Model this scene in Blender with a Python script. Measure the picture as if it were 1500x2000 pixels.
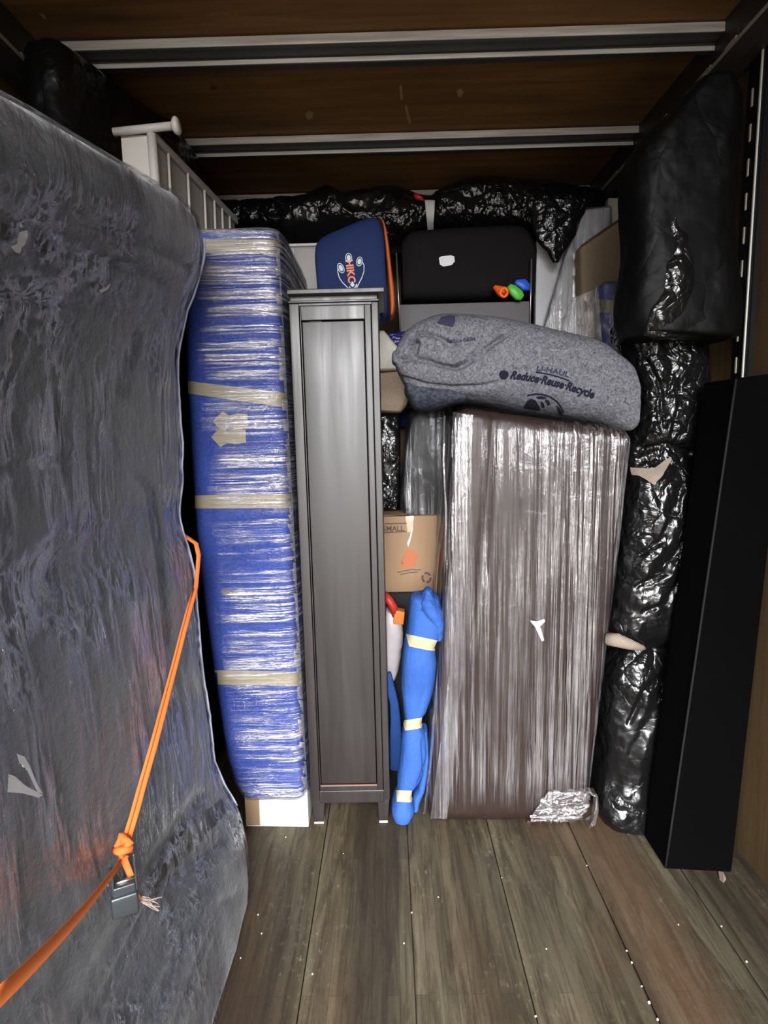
import bpy, math, random
import numpy as np
from mathutils import Vector, Matrix, noise
from mathutils.bvhtree import BVHTree
for o in list(bpy.data.objects): bpy.data.objects.remove(o)
C = bpy.context.scene
COL = C.collection
random.seed(4)
# ---------------------------------------------------------------- camera
F = 1124.0; EYE = 1.45
def _n(v): v = np.array(v, float); return v/np.linalg.norm(v)
_Y = _n((7,160,-1124)); _Z = _n((188,-7900,-1124)); _Z = -_Z; _Z = _n(_Z-_Y*_Z.dot(_Y)); _X = np.cross(_Y,_Z)
ROT = np.stack([_X,_Y,_Z])
cd = bpy.data.cameras.new('camera'); cam = bpy.data.objects.new('camera', cd); COL.objects.link(cam)
cd.sensor_fit = 'VERTICAL'; cd.sensor_height = 24.0; cd.lens = F/2000*24.0; cd.clip_start = .02
cam.matrix_world = Matrix.Translation((0,0,EYE)) @ Matrix([list(r) for r in ROT]).to_4x4()
C.camera = cam
# ---------------------------------------------------------------- light: daylight through the open rear of the cargo box
SKY_BOOST, SKY_SIDE = 9.0, 2.2
w = bpy.data.worlds.new('sky'); C.world = w; w.use_nodes = True
nt = w.node_tree; nt.nodes.clear()
tc = nt.nodes.new('ShaderNodeTexCoord'); sp = nt.nodes.new('ShaderNodeSeparateXYZ'); rp = nt.nodes.new('ShaderNodeValToRGB')
bg = nt.nodes.new('ShaderNodeBackground'); ow = nt.nodes.new('ShaderNodeOutputWorld'); mr = nt.nodes.new('ShaderNodeMapRange')
nt.links.new(tc.outputs['Generated'], sp.inputs[0]); nt.links.new(sp.outputs['Z'], mr.inputs[0])
mr.inputs[1].default_value = -1; mr.inputs[2].default_value = 1
nt.links.new(mr.outputs[0], rp.inputs[0])
# overcast sky plus an added bright band straight behind the truck to sharpen highlights, dimmer sky to the sides, dark ground
e = rp.color_ramp.elements
e[0].position = .47; e[0].color = (.10,.09,.08,1); e[1].position = .56; e[1].color = (1,1,1,1)
m_ = e.new(.505); m_.color = (.14,.135,.13,1); m_ = e.new(.525); m_.color = (.72,.75,.80,1)
def _wm(op, a, b):
    x = nt.nodes.new('ShaderNodeMath'); x.operation = op
    for i_, v_ in enumerate((a, b)):
        if hasattr(v_, 'links'): nt.links.new(v_, x.inputs[i_])
        else: x.inputs[i_].default_value = v_
    return x.outputs[0]
ax_ = _wm('ABSOLUTE', sp.outputs['X'], 0); mg = nt.nodes.new('ShaderNodeMapRange'); mg.interpolation_type = 'SMOOTHSTEP'
nt.links.new(ax_, mg.inputs[0]); mg.inputs[1].default_value = .14; mg.inputs[2].default_value = .30; mg.inputs[3].default_value = SKY_BOOST; mg.inputs[4].default_value = SKY_SIDE
nt.links.new(rp.outputs[0], bg.inputs[0]); nt.links.new(mg.outputs[0], bg.inputs[1])
nt.links.new(bg.outputs[0], ow.inputs[0])
REAR = -1.1
ld = bpy.data.lights.new('rear_opening', 'AREA'); ld.shape = 'RECTANGLE'; ld.size = 2.3; ld.size_y = 2.65; ld.cycles.is_portal = True
lo = bpy.data.objects.new('rear_opening', ld); COL.objects.link(lo); lo.location = (0, REAR-.02, 1.35); lo.rotation_euler = (math.radians(90),0,0)
C.view_settings.view_transform = 'Standard'; C.view_settings.look = 'None'; C.view_settings.gamma = 1; C.view_settings.use_curve_mapping = False
C.view_settings.exposure = 1.85
# ---------------------------------------------------------------- helpers
def ray(px, py): return ROT @ np.array([px-750, 1000-py, -F])
def P(px, py, Y=None, X=None, Z=None):
    """world point seen at a pixel, on the plane of a given distance Y, side X or height Z"""
    d = ray(px, py); k = Y/d[1] if Y is not None else X/d[0] if X is not None else (Z-EYE)/d[2]
    return np.array([0,0,EYE]) + d*k
def Q(p):
    c = (np.asarray(p)-np.array([0,0,EYE])) @ ROT
    return np.stack([750-c[...,0]/c[...,2]*F, 1000+c[...,1]/c[...,2]*F], -1)
def thing(name, label, cat, loc, group=None):
    o = bpy.data.objects.new(name, None); COL.objects.link(o); o.location = [float(v) for v in loc]; o.empty_display_size = .05
    o['label'] = label; o['category'] = cat
    if group: o['group'] = group
    return o
def emit(name, data, mat, parent=None, label=None, cat=None, group=None, struct=False, smooth=True, stuff=False):
    """link world-space verts/faces as ONE mesh object whose origin is the parent's or its own base"""
    V, Fc = data; V = np.asarray(V, float)
    if parent is not None:
        org = np.array(parent.location); q = parent.parent
        while q: org = org + np.array(q.location); q = q.parent
    elif struct: org = np.zeros(3)
    else: org = np.array([(V[:,0].min()+V[:,0].max())/2, (V[:,1].min()+V[:,1].max())/2, V[:,2].min()])
    me = bpy.data.meshes.new(name); me.from_pydata((V-org).tolist(), [], [list(map(int,f)) for f in Fc])
    me.materials.append(mat)
    if smooth: me.polygons.foreach_set('use_smooth', [True]*len(me.polygons))
    me.update()
    o = bpy.data.objects.new(name, me); COL.objects.link(o)
    if parent is not None: o.parent = parent
    else: o.location = org.tolist()
    if label: o['label'] = label
    if cat: o['category'] = cat
    if group: o['group'] = group
    if struct: o['kind'] = 'structure'
    if stuff: o['kind'] = 'stuff'
    return o
def merge(*ds):
    V = []; Fc = []; k = 0
    for v, f in ds:
        V.append(np.asarray(v, float)); Fc += [[i+k for i in q] for q in f]; k += len(v)
    return np.concatenate(V), Fc
def box(x0,x1,y0,y1,z0,z1):
    V = np.array([(x,y,z) for x in (x0,x1) for y in (y0,y1) for z in (z0,z1)], float)
    return V, [(0,1,3,2),(4,6,7,5),(0,4,5,1),(2,3,7,6),(0,2,6,4),(1,5,7,3)]
def normals(V, Fc):
    V = np.asarray(V); N = np.zeros_like(V)
    A = np.array([f[:4] if len(f) >= 4 else list(f)+[f[-1]] for f in Fc])
    n = np.cross(V[A[:,2]]-V[A[:,0]], V[A[:,3]]-V[A[:,1]])
    for k in range(4): np.add.at(N, A[:,k], n)
    return N/np.maximum(np.linalg.norm(N, axis=1, keepdims=True), 1e-12)
def displace(data, fn):
    V, Fc = data; N = normals(V, Fc); V = np.asarray(V, float)
    d = np.array([fn(V[i], N[i]) for i in range(len(V))])
    return V + N*d[:,None], Fc
def offset(data, d):
    V, Fc = data; return np.asarray(V)+normals(V, Fc)*d, Fc
def keep(data, pred):
    V, Fc = data; V = np.asarray(V); cen = [V[list(f)].mean(0) for f in Fc]
    fs = [f for f, c in zip(Fc, cen) if pred(c)]
    used = sorted({i for f in fs for i in f}); mp = {a:b for b,a in enumerate(used)}
    return V[used], [[mp[i] for i in f] for f in fs]
def spline(rows, n):
    R = np.array(rows, float); m = len(R); seg = np.linalg.norm(np.diff(R[:,:6], axis=0), axis=1); seg = np.concatenate([[0], np.cumsum(seg)])
    t = np.linspace(0, seg[-1], n); out = []
    for tt in t:
        i = min(max(np.searchsorted(seg, tt)-1, 0), m-2); f = (tt-seg[i])/max(seg[i+1]-seg[i], 1e-9)
        p0 = R[max(i-1,0)]; p1 = R[i]; p2 = R[i+1]; p3 = R[min(i+2,m-1)]
        h = seg[i+1]-seg[i]; h0 = max(seg[i]-seg[i-1], 1e-9) if i > 0 else h; h2 = max(seg[i+2]-seg[i+1], 1e-9) if i+2 < m else h
        m1 = (p2-p0)/(h0+h)*h if i > 0 else (p2-p1); m2 = (p3-p1)/(h+h2)*h if i+2 < m else (p2-p1)
        f2, f3 = f*f, f*f*f
        out.append((2*f3-3*f2+1)*p1+(f3-2*f2+f)*m1+(-2*f3+3*f2)*p2+(f3-f2)*m2)
    return np.array(out)
def loft(rows, nu=64, nv=60, pe=3.0, cap=(.03,.03), straight=False):
    """rows of (A, B, front Y, back Y): A and B are the two outline points of one cross-section"""
    R = [list(a)+list(b)+[yf,yb] for a,b,yf,yb in rows]
    S = spline(R, nv)
    def ends(s, s2, cr):
        ax = (s[:3]+s[3:6])/2-(s2[:3]+s2[3:6])/2; ax[1] = 0; ax /= max(np.linalg.norm(ax),1e-9); out = []
        for t in (.25,.5,.72,.88,.97):
            a = t*math.pi/2; c = math.cos(a)**.7; mid = (s[:3]+s[3:6])/2; q = s.copy()
            q[:3] = mid+(s[:3]-mid)*c+ax*cr*math.sin(a); q[3:6] = mid+(s[3:6]-mid)*c+ax*cr*math.sin(a)
            ym = (s[6]+s[7])/2; q[6] = ym+(s[6]-ym)*c; q[7] = ym+(s[7]-ym)*c; out.append(q)
        return out
    S = np.array(ends(S[0], S[1], cap[0])[::-1]+list(S)+ends(S[-1], S[-2], cap[1]))
    V = []; n = len(S)
    for s in S:
        A, B = s[:3], s[3:6]; mid = (A+B)/2; half = (B-A)/2; ym = (s[6]+s[7])/2; yh = (s[7]-s[6])/2
        for k in range(nu):
            a = 2*math.pi*k/nu; c, q = math.cos(a), math.sin(a)
            c = math.copysign(abs(c)**(2/pe), c); q = math.copysign(abs(q)**(2/pe), q)
            p = mid+half*c; V.append((p[0], ym+yh*q, p[2]))
    Fc = [(i*nu+k, i*nu+(k+1)%nu, (i+1)*nu+(k+1)%nu, (i+1)*nu+k) for i in range(n-1) for k in range(nu)]
    V = np.array(V); c0 = V[:nu].mean(0); c1 = V[-nu:].mean(0); b = len(V); V = np.concatenate([V, [c0, c1]])
    Fc += [(b, (k+1)%nu, k) for k in range(nu)]+[(b+1, (n-1)*nu+k, (n-1)*nu+(k+1)%nu) for k in range(nu)]
    N = normals(V, Fc); cen = V.mean(0)
    if ((V-cen)*N).sum() < 0: Fc = [tuple(reversed(f)) for f in Fc]
    return V, Fc
def prow(x0,y0,x1,y1,yf,yb,k=.35):
    ym = yf+(yb-yf)*k; return (P(x0,y0,Y=ym), P(x1,y1,Y=ym), yf, yb)
def hexa(cor, r=.01, seg=(8,8,8)):
    """rounded box through eight corners: front TL TR BR BL, back TL TR BR BL"""
    c = [np.array(p, float) for p in cor]
    dims = np.array([np.linalg.norm(c[1]-c[0]), np.linalg.norm(c[4]-c[0]), np.linalg.norm(c[3]-c[0])])
    def samples(n, L):
        rr = min(r/L, .45) if L > 0 else .1
        e = [0, rr*.12, rr*.35, rr*.65, rr]; mid = list(np.linspace(rr, 1-rr, n+1))[1:-1]
        return e+mid+[1-x for x in reversed(e)]
    su, sv, sw = samples(seg[0], dims[0]), samples(seg[1], dims[1]), samples(seg[2], dims[2])
    idx = {}; V = []; Fc = []
    def vert(u, v, w_):
        key = (round(u,6), round(v,6), round(w_,6))
        if key in idx: return idx[key]
        m = np.array([u,v,w_])*dims; inner = np.clip(m, r, np.maximum(dims-r, r)); inner = np.minimum(inner, np.maximum(dims-r, dims/2)); d = m-inner; L = np.linalg.norm(d)
        if L > 1e-9: m = inner+d/L*min(r, max(abs(d)))
        U, W_, Z_ = m/dims
        top = lambda q: c[q]*(1-U)+c[q+1]*U
        f = (c[0]*(1-U)+c[1]*U)*(1-Z_)+(c[3]*(1-U)+c[2]*U)*Z_
        b = (c[4]*(1-U)+c[5]*U)*(1-Z_)+(c[7]*(1-U)+c[6]*U)*Z_
        V.append(f*(1-W_)+b*W_); idx[key] = len(V)-1; return idx[key]
    def face(g, flip):
        for i in range(len(g)-1):
            for j in range(len(g[0])-1):
                q = [g[i][j], g[i+1][j], g[i+1][j+1], g[i][j+1]]
                if len(set(q)) > 2: Fc.append(q[::-1] if flip else q)
    face([[vert(u,0,w_) for w_ in sw] for u in su], True); face([[vert(u,1,w_) for w_ in sw] for u in su], False)
    face([[vert(0,v,w_) for w_ in sw] for v in sv], False); face([[vert(1,v,w_) for w_ in sw] for v in sv], True)
    face([[vert(u,v,0) for v in sv] for u in su], False); face([[vert(u,v,1) for v in sv] for u in su], True)
    V = np.array(V); N = normals(V, Fc)
    if ((V-V.mean(0))*N).sum() < 0: Fc = [tuple(reversed(f)) for f in Fc]
    return V, Fc
def quadbox(tl, tr, br, bl, Y, depth, r=.008, seg=(6,4,6), lean=0):
    f = [P(*tl,Y=Y+lean), P(*tr,Y=Y+lean), P(*br,Y=Y), P(*bl,Y=Y)]
    return hexa(f+[p+np.array([0,depth,0]) for p in f], r, seg)
def bvh(data): return BVHTree.FromPolygons([tuple(v) for v in data[0]], [tuple(f) for f in data[1]])
def hit(tree, px, py, off=.002):
    o = Vector((0,0,EYE)); d = Vector(ray(px,py)).normalized(); r = tree.ray_cast(o, d)
    if r[0] is None: return None
    n = r[1] if r[1].dot(d) < 0 else -r[1]
    return np.array(r[0]+n*off)
def drape(tree, quad, nu=12, nv=4, off=.003, jag=0, thick=0):
    """a patch lying on a surface, its outline read at four pixels TL TR BR BL"""
    q = [np.array(p, float) for p in quad]; G = []
    for i in range(nu+1):
        for j in range(nv+1):
            u, v = i/nu, j/nv; p = (q[0]*(1-u)+q[1]*u)*(1-v)+(q[3]*(1-u)+q[2]*u)*v
            if jag: p = p+np.array([noise.noise(Vector((p[0]*.15,p[1]*.15,3)))*jag, noise.noise(Vector((p[0]*.15,p[1]*.15,9)))*jag])
            G.append(hit(tree, p[0], p[1], off))
    V = [g for g in G if g is not None]; m = {}; k = 0
    for i, g in enumerate(G):
        if g is not None: m[i] = k; k += 1
    Fc = []
    for i in range(nu):
        for j in range(nv):
            f = [i*(nv+1)+j, i*(nv+1)+j+1, (i+1)*(nv+1)+j+1, (i+1)*(nv+1)+j]
            if all(a in m for a in f) and max(np.linalg.norm(G[f[0]]-G[a]) for a in f) < .12: Fc.append([m[a] for a in f])
    return np.array(V), Fc
def textpx(tree, s, org, xdir, ydir, off=.002, bold=.02, shear=0.0, arc=0.0):
    """lettering pressed onto a surface; xdir/ydir are pixel vectors of one em"""
    cu = bpy.data.curves.new('t', 'FONT'); cu.body = s; cu.offset = bold; cu.shear = shear; cu.resolution_u = 3
    to = bpy.data.objects.new('t', cu); COL.objects.link(to); dg = bpy.context.evaluated_depsgraph_get()
    me = bpy.data.meshes.new_from_object(to.evaluated_get(dg)); V = [v.co.copy() for v in me.vertices]; Fc = [list(p.vertices) for p in me.polygons]
    bpy.data.objects.remove(to); bpy.data.curves.remove(cu); bpy.data.meshes.remove(me)
    out = []; mp = {}
    Lm = max(v.x for v in V)
    for i, v in enumerate(V):
        b = arc*(1-(2*v.x/Lm-1)**2)
        px = org[0]+xdir[0]*v.x+ydir[0]*(v.y+b); py = org[1]+xdir[1]*v.x+ydir[1]*(v.y+b)
        h = hit(tree, px, py, off)
        if h is not None: mp[i] = len(out); out.append(h)
    return np.array(out), [[mp[a] for a in f] for f in Fc if all(a in mp for a in f)]
def strokes(tree, lines, wpx, off=.0025, closed=False):
    ds = []
    for L in lines:
        L = [np.array(p, float) for p in L]
        if closed: L = L+[L[0]]
        pts = [];
        for i, p in enumerate(L):
            t = L[min(i+1,len(L)-1)]-L[max(i-1,0)]; t = t/max(np.linalg.norm(t),1e-6); n = np.array([-t[1],t[0]])*wpx/2
            a, b = hit(tree, *(p+n), off), hit(tree, *(p-n), off)
            if a is not None and b is not None: pts += [a, b]
        if len(pts) >= 4: ds.append((np.array(pts), [(2*i,2*i+1,2*i+3,2*i+2) for i in range(len(pts)//2-1)]))
    return merge(*ds)
def polypx(tree, poly, off=.0025, n=5):
    """a patch of any outline lying on a surface, fanned from its middle and finely divided"""
    c = np.mean(poly, axis=0); m = len(poly); idx = {}; V = []; Fc = []
    def vid(p):
        k = (round(p[0],3), round(p[1],3))
        if k not in idx:
            h = hit(tree, p[0], p[1], off); idx[k] = None if h is None else len(V)
            if h is not None: V.append(h)
        return idx[k]
    for i in range(m):
        a, b = np.array(poly[i],float), np.array(poly[(i+1)%m],float)
        g_ = [[vid(c+(a-c)*u/n+(b-a)*(v/n)) for v in range(u+1)] for u in range(n+1)]
        for u in range(n):
            for v in range(u+1):
                for f in ((g_[u][v], g_[u+1][v], g_[u+1][v+1]), (g_[u][v], g_[u+1][v+1], g_[u][v+1]) if v < u else (None,)):
                    if all(q is not None for q in f) and len(set(f)) == 3: Fc.append(f)
    return np.array(V).reshape(-1,3), Fc
def tube(pts, r, n=10, closed=False, flat=1.0):
    pts = [np.array(p, float) for p in pts]; V = []; m = len(pts); up = np.array([0,0,1.])
    for i, p in enumerate(pts):
        t = _n(pts[min(i+1,m-1)]-pts[max(i-1,0)]); a = np.cross(t, up)
        if np.linalg.norm(a) < .05: a = np.cross(t, np.array([0,1.,0]))
        a = _n(a); b = np.cross(a, t); rr = r[i] if hasattr(r,'__len__') else r
        for k in range(n): V.append(p+a*math.cos(2*math.pi*k/n)*rr+b*math.sin(2*math.pi*k/n)*rr*flat)
    Fc = [(i*n+k, i*n+(k+1)%n, (i+1)*n+(k+1)%n, (i+1)*n+k) for i in range(m-1) for k in range(n)]
    Fc += [tuple(range(n))[::-1], tuple((m-1)*n+k for k in range(n))]
    return np.array(V), Fc
def ribbon(pts, widths, side, th=.003):
    """flat webbing along pts; side = direction(s) of its width"""
    V = []; m = len(pts)
    for i, p in enumerate(pts):
        p = np.array(p, float); s = _n(side[i] if isinstance(side, list) else side); t = _n(np.array(pts[min(i+1,m-1)])-np.array(pts[max(i-1,0)])); nn = _n(np.cross(s, t))*th/2; h = s*widths[i]/2
        V += [p-h-nn, p+h-nn, p+h+nn, p-h+nn]
    Fc = [(i*4+k, i*4+(k+1)%4, i*4+4+(k+1)%4, i*4+4+k) for i in range(m-1) for k in range(4)]+[(3,2,1,0), tuple((m-1)*4+k for k in range(4))]
    return np.array(V), Fc
def nz(p, s, seed=0.0, oct=3):
    q = Vector((p[0]*s[0]+seed, p[1]*s[1]+seed*1.7, p[2]*s[2]-seed)); v = 0; a = 1; t = 0
    for _ in range(oct): v += a*noise.noise(q); t += a; a *= .5; q = q*2.03
    return v/t
def ridge(p, s, seed=0.0, oct=3):
    q = Vector((p[0]*s[0]+seed, p[1]*s[1]+seed*1.7, p[2]*s[2]-seed)); v = 0; a = 1; t = 0
    for _ in range(oct): v += a*(1-2.2*abs(noise.noise(q))); t += a; a *= .55; q = q*2.1+Vector((3,1,2))
    return v/t
def creases(lines):
    """fold lines read at pixels: list of (points, width, depth); depth > 0 sinks"""
    segs = []
    for pts, wd, dp in lines:
        A = [np.array(p, float) for p in pts]; L = [np.linalg.norm(b-a) for a, b in zip(A[:-1], A[1:])]; c = np.concatenate([[0], np.cumsum(L)])/sum(L)
        for k in range(len(L)): segs.append((A[k], A[k+1], wd, dp, c[k], c[k+1]))
    def f(p, n):
        if n @ (p-np.array([0,0,EYE])) > .02: return 0
        q = Q(p); best = {}
        for a, b, wd, dp, s0, s1 in segs:
            t = np.clip((q-a)@(b-a)/((b-a)@(b-a)), 0, 1); d = np.linalg.norm(q-a-t*(b-a))
            if d < 3*wd:
                v = math.exp(-(d/wd)**2)*dp*min(1, 4*math.sin(math.pi*min(max(s0+(s1-s0)*t, 0.0), 1.0))+.02)
                if abs(v) > abs(best.get((wd,dp), 0)): best[(wd,dp)] = v
        return -sum(best.values())
    return f
# ---------------------------------------------------------------- materials
def mat(name, col=(.5,.5,.5), rough=.6, metal=0, spec=.5, coat=0, coat_rough=.1):
    m = bpy.data.materials.new(name); m.use_nodes = True; b = m.node_tree.nodes['Principled BSDF']
    b.inputs['Base Color'].default_value = (*col,1); b.inputs['Roughness'].default_value = rough; b.inputs['Metallic'].default_value = metal
    b.inputs['Specular IOR Level'].default_value = spec; b.inputs['Coat Weight'].default_value = coat; b.inputs['Coat Roughness'].default_value = coat_rough
    return m
class G:
    def __init__(s, m): s.t = m.node_tree; s.b = s.t.nodes.get('Principled BSDF'); s.o = s.t.nodes.get('Material Output')
    def n(s, typ, **k):
        x = s.t.nodes.new(typ)
        for a, v in k.items():
            if a in x.inputs.keys() if not a.isidentifier() else False: pass
            setattr(x, a, v)
        return x
    def l(s, a, b): s.t.links.new(a, b)
    def co(s, scale=(1,1,1), rot=(0,0,0), loc=(0,0,0)):
        t = s.n('ShaderNodeTexCoord'); m = s.n('ShaderNodeMapping'); s.l(t.outputs['Object'], m.inputs[0])
        m.inputs['Scale'].default_value = scale; m.inputs['Rotation'].default_value = rot; m.inputs['Location'].default_value = loc; return m.outputs[0]
    def noise(s, vec, scale=1, detail=4, rough=.55, dist=0):
        x = s.n('ShaderNodeTexNoise'); s.l(vec, x.inputs['Vector']); x.inputs['Scale'].default_value = scale; x.inputs['Detail'].default_value = detail
        x.inputs['Roughness'].default_value = rough; x.inputs['Distortion'].default_value = dist; return x.outputs['Fac']
    def vor(s, vec, scale=1, feature='F1'):
        x = s.n('ShaderNodeTexVoronoi'); x.feature = feature; s.l(vec, x.inputs['Vector']); x.inputs['Scale'].default_value = scale; return x.outputs['Distance']
    def ramp(s, fac, stops):
        x = s.n('ShaderNodeValToRGB'); s.l(fac, x.inputs[0]); e = x.color_ramp.elements
        while len(e) < len(stops): e.new(.5)
        for i, (p, c) in enumerate(stops): e[i].position = p; e[i].color = (c,c,c,1) if not hasattr(c,'__len__') else (*c,1)
        return x.outputs[0]
    def mix(s, fac, a, b, mode='MIX'):
        x = s.n('ShaderNodeMix'); x.data_type = 'RGBA'; x.blend_type = mode
        if hasattr(fac,'links'): s.l(fac, x.inputs[0])
        else: x.inputs[0].default_value = fac
        for v, i in ((a,6),(b,7)):
            if hasattr(v,'links'): s.l(v, x.inputs[i])
            else: x.inputs[i].default_value = (*v,1)
        return x.outputs[2]
    def math(s, op, a, b=0.0, c=None, clamp=False):
        x = s.n('ShaderNodeMath'); x.operation = op; x.use_clamp = clamp
        for i, v in enumerate((a,b) if c is None else (a,b,c)):
            if hasattr(v,'links'): s.l(v, x.inputs[i])
            else: x.inputs[i].default_value = v
        return x.outputs[0]
    def bump(s, h, strength=.3, dist=.01, normal=None):
        x = s.n('ShaderNodeBump'); s.l(h, x.inputs['Height']); x.inputs['Strength'].default_value = strength; x.inputs['Distance'].default_value = dist
        if normal is not None: s.l(normal, x.inputs['Normal'])
        return x.outputs[0]
def plywood(name, base, dark, scale, rot=(0,0,0), rough=.75):
    m = mat(name, rough=rough, spec=.25); g = G(m)
    a = g.noise(g.co(scale, rot), 1, 8, .6, .4); b = g.noise(g.co((1.1,1.1,1.1)), 1.3, 4); c = g.noise(g.co((40,40,40)), 1, 3)
    col = g.mix(g.ramp(a, [(.3,0),(.72,1)]), dark, base); col = g.mix(g.math('MULTIPLY', g.ramp(b, [(.4,0),(.75,1)]), .45), col, [v*.45 for v in dark])
    v = g.vor(g.co((2.2,2.2,2.2)), 1); col = g.mix(g.ramp(v, [(.02,1),(.05,0)]), col, [x*.2 for x in dark])
    g.l(col, g.b.inputs['Base Color']); g.l(g.bump(c, .12, .004), g.b.inputs['Normal']); return m
M_ceil = plywood('ceiling_plywood', (.26,.135,.045), (.12,.058,.02), (1.5,22,22))
M_wall = plywood('wall_plywood', (.165,.105,.046), (.080,.048,.021), (22,22,1.2))
def floor_mat():
    m = mat('floor_hardwood', rough=.62, spec=.3); g = G(m)
    br = g.n('ShaderNodeTexBrick'); vec = g.co((1,1,1), (0,0,math.radians(90))); g.l(vec, br.inputs['Vector'])
    br.inputs['Scale'].default_value = 1; br.inputs['Brick Width'].default_value = 1.3; br.inputs['Row Height'].default_value = .0371; br.inputs['Mortar Size'].default_value = .0007; br.inputs['Mortar Smooth'].default_value = .6
    br.inputs['Color1'].default_value = (.0,.0,.0,1); br.inputs['Color2'].default_value = (1,1,1,1); br.inputs['Mortar'].default_value = (.0,.0,.0,1); br.offset = .37
    grain = g.noise(g.co((34,3.2,1)), 1, 8, .68, .8); blot = g.noise(g.co((3.2,1.3,1)), 1.3, 5, .6); fine = g.noise(g.co((70,38,1)), 1, 6, .7)
    warm = g.mix(g.ramp(blot, [(.35,0),(.65,1)]), (.105,.058,.027), (.125,.095,.055))
    gb = g.noise(g.co((2.2,.5,1), loc=(3.3,0,0)), 1, 3); warm = g.mix(g.ramp(gb, [(.42,0),(.6,.8)]), warm, (.17,.155,.105))
    col = g.mix(br.outputs['Color'], g.mix(.42, warm, (.01,.008,.005)), warm)
    col = g.mix(g.ramp(grain, [(.38,.8),(.58,0)]), col, (.035,.024,.014))
    wear = g.math('MULTIPLY', g.ramp(fine, [(.56,0),(.74,1)]), g.ramp(blot, [(.45,0),(.6,1)])); col = g.mix(g.math('MULTIPLY', wear, .6), col, (.36,.31,.22))
    dark = g.noise(g.co((1.6,.35,1), loc=(1.7,.4,0)), 1, 3, .5); col = g.mix(g.ramp(dark, [(.46,0),(.60,.72)]), col, (.022,.016,.012))
    sx = g.n('ShaderNodeSeparateXYZ'); g.l(g.co(), sx.inputs[0]); xx = g.math('ADD', sx.outputs[0], g.math('MULTIPLY', g.math('SUBTRACT', g.noise(g.co((6,1.2,1)), 1, 4), .5), .10))
    band = g.math('SUBTRACT', 1, g.math('DIVIDE', g.math('ABSOLUTE', g.math('ADD', xx, .075)), .11), clamp=True)
    col = g.mix(g.ramp(band, [(0,0),(.5,.72)]), col, (.024,.017,.012))
    redd = g.math('SUBTRACT', 1, g.math('DIVIDE', g.math('ABSOLUTE', g.math('SUBTRACT', xx, .74)), .14), clamp=True); col = g.mix(g.math('MULTIPLY', redd, .55), col, (.12,.062,.032))
    col = g.mix(g.math('MULTIPLY', br.outputs['Fac'], .6), col, (.015,.01,.008))
    g.l(col, g.b.inputs['Base Color'])
    h = g.math('ADD', g.math('MULTIPLY', grain, .5), g.math('MULTIPLY', fine, .6)); g.l(g.bump(h, .35, .006), g.b.inputs['Normal'])
    g.l(g.ramp(fine, [(.3,.5),(.7,.8)]), g.b.inputs['Roughness']); return m
M_floor = floor_mat()
def galv():
    m = mat('daylit_galvanised_steel', (.52,.52,.50), .45, .55); g = G(m); n = g.noise(g.co((3,60,60)), 1, 4); g.l(g.mix(g.ramp(n,[(.35,0),(.7,1)]), (.5,.5,.48), (.85,.85,.82)), g.b.inputs['Base Color']); return m
M_galv = galv(); M_galv.node_tree.nodes['Principled BSDF'].inputs['Metallic'].default_value = .15  # brightness of the daylit bow edges is put into this colour
def chipped():
    m = mat('dark_painted_steel', (.03,.028,.026), .5); g = G(m); n = g.noise(g.co((9,3,9)), 1.5, 7, .65)
    g.l(g.mix(g.ramp(n,[(.64,0),(.70,1)]), (.032,.028,.025), (.32,.29,.24)), g.b.inputs['Base Color']); g.l(g.bump(n,.2,.004), g.b.inputs['Normal']); return m
M_rail = chipped()
M_bow = mat('shaded_roof_bow', (.035,.037,.035), .5)  # shade of the bow undersides painted in as a dark colour
M_chip = mat('bare_edge_steel', (.5,.47,.40), .5, .3)
def plastic_bag(name='black_bag_plastic', scale=1.0, strength=1.0, rough=.2):
    m = mat(name, (.006,.006,.0065), rough, spec=.62); g = G(m)
    v0 = g.co((1,1,1)); ds = g.n('ShaderNodeTexNoise'); g.l(v0, ds.inputs['Vector']); ds.inputs['Scale'].default_value = 9*scale; ds.inputs['Detail'].default_value = 3
    ad = g.n('ShaderNodeVectorMath'); ad.operation = 'MULTIPLY_ADD'; g.l(ds.outputs['Color'], ad.inputs[0]); ad.inputs[1].default_value = (.09,.09,.09); g.l(v0, ad.inputs[2])
    a = g.vor(ad.outputs[0], 10*scale, 'DISTANCE_TO_EDGE'); b = g.vor(ad.outputs[0], 27*scale, 'DISTANCE_TO_EDGE'); c = g.noise(ad.outputs[0], 12*scale, 3, .5, 1.2)
    h = g.math('ADD', g.math('MULTIPLY', g.math('POWER', a, .6), 1.0), g.math('ADD', g.math('MULTIPLY', b, .35), g.math('MULTIPLY', c, .9)))
    msk = g.ramp(g.noise(v0, 3.5, 3), [(.40,.12),(.60,1)])
    g.l(g.bump(g.math('MULTIPLY', h, msk), .55*strength, .03), g.b.inputs['Normal']); return m
M_bag = plastic_bag(); M_bag_smooth = plastic_bag('black_bag_plastic_taut', .8, .35, .5); M_bag_smooth.node_tree.nodes['Principled BSDF'].inputs['Specular IOR Level'].default_value = .14; M_bag_smooth.node_tree.nodes['Principled BSDF'].inputs['Base Color'].default_value = (.003,.003,.003,1)
def fabric(name, col, col2, s=90, rough=.95, bs=.4, mott=5):
    m = mat(name, col, rough, spec=.15); g = G(m); n = g.noise(g.co((s,s,s)), 1, 4, .7); b = g.noise(g.co((mott,mott,mott)), 1, 4, .6)
    f = g.math('ADD', g.math('MULTIPLY', n, .6), g.math('MULTIPLY', b, .4)); g.l(g.mix(g.ramp(f, [(.38,0),(.62,1)]), col2, col), g.b.inputs['Base Color'])
    g.l(g.bump(n, bs, .006), g.b.inputs['Normal']); return m
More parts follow.
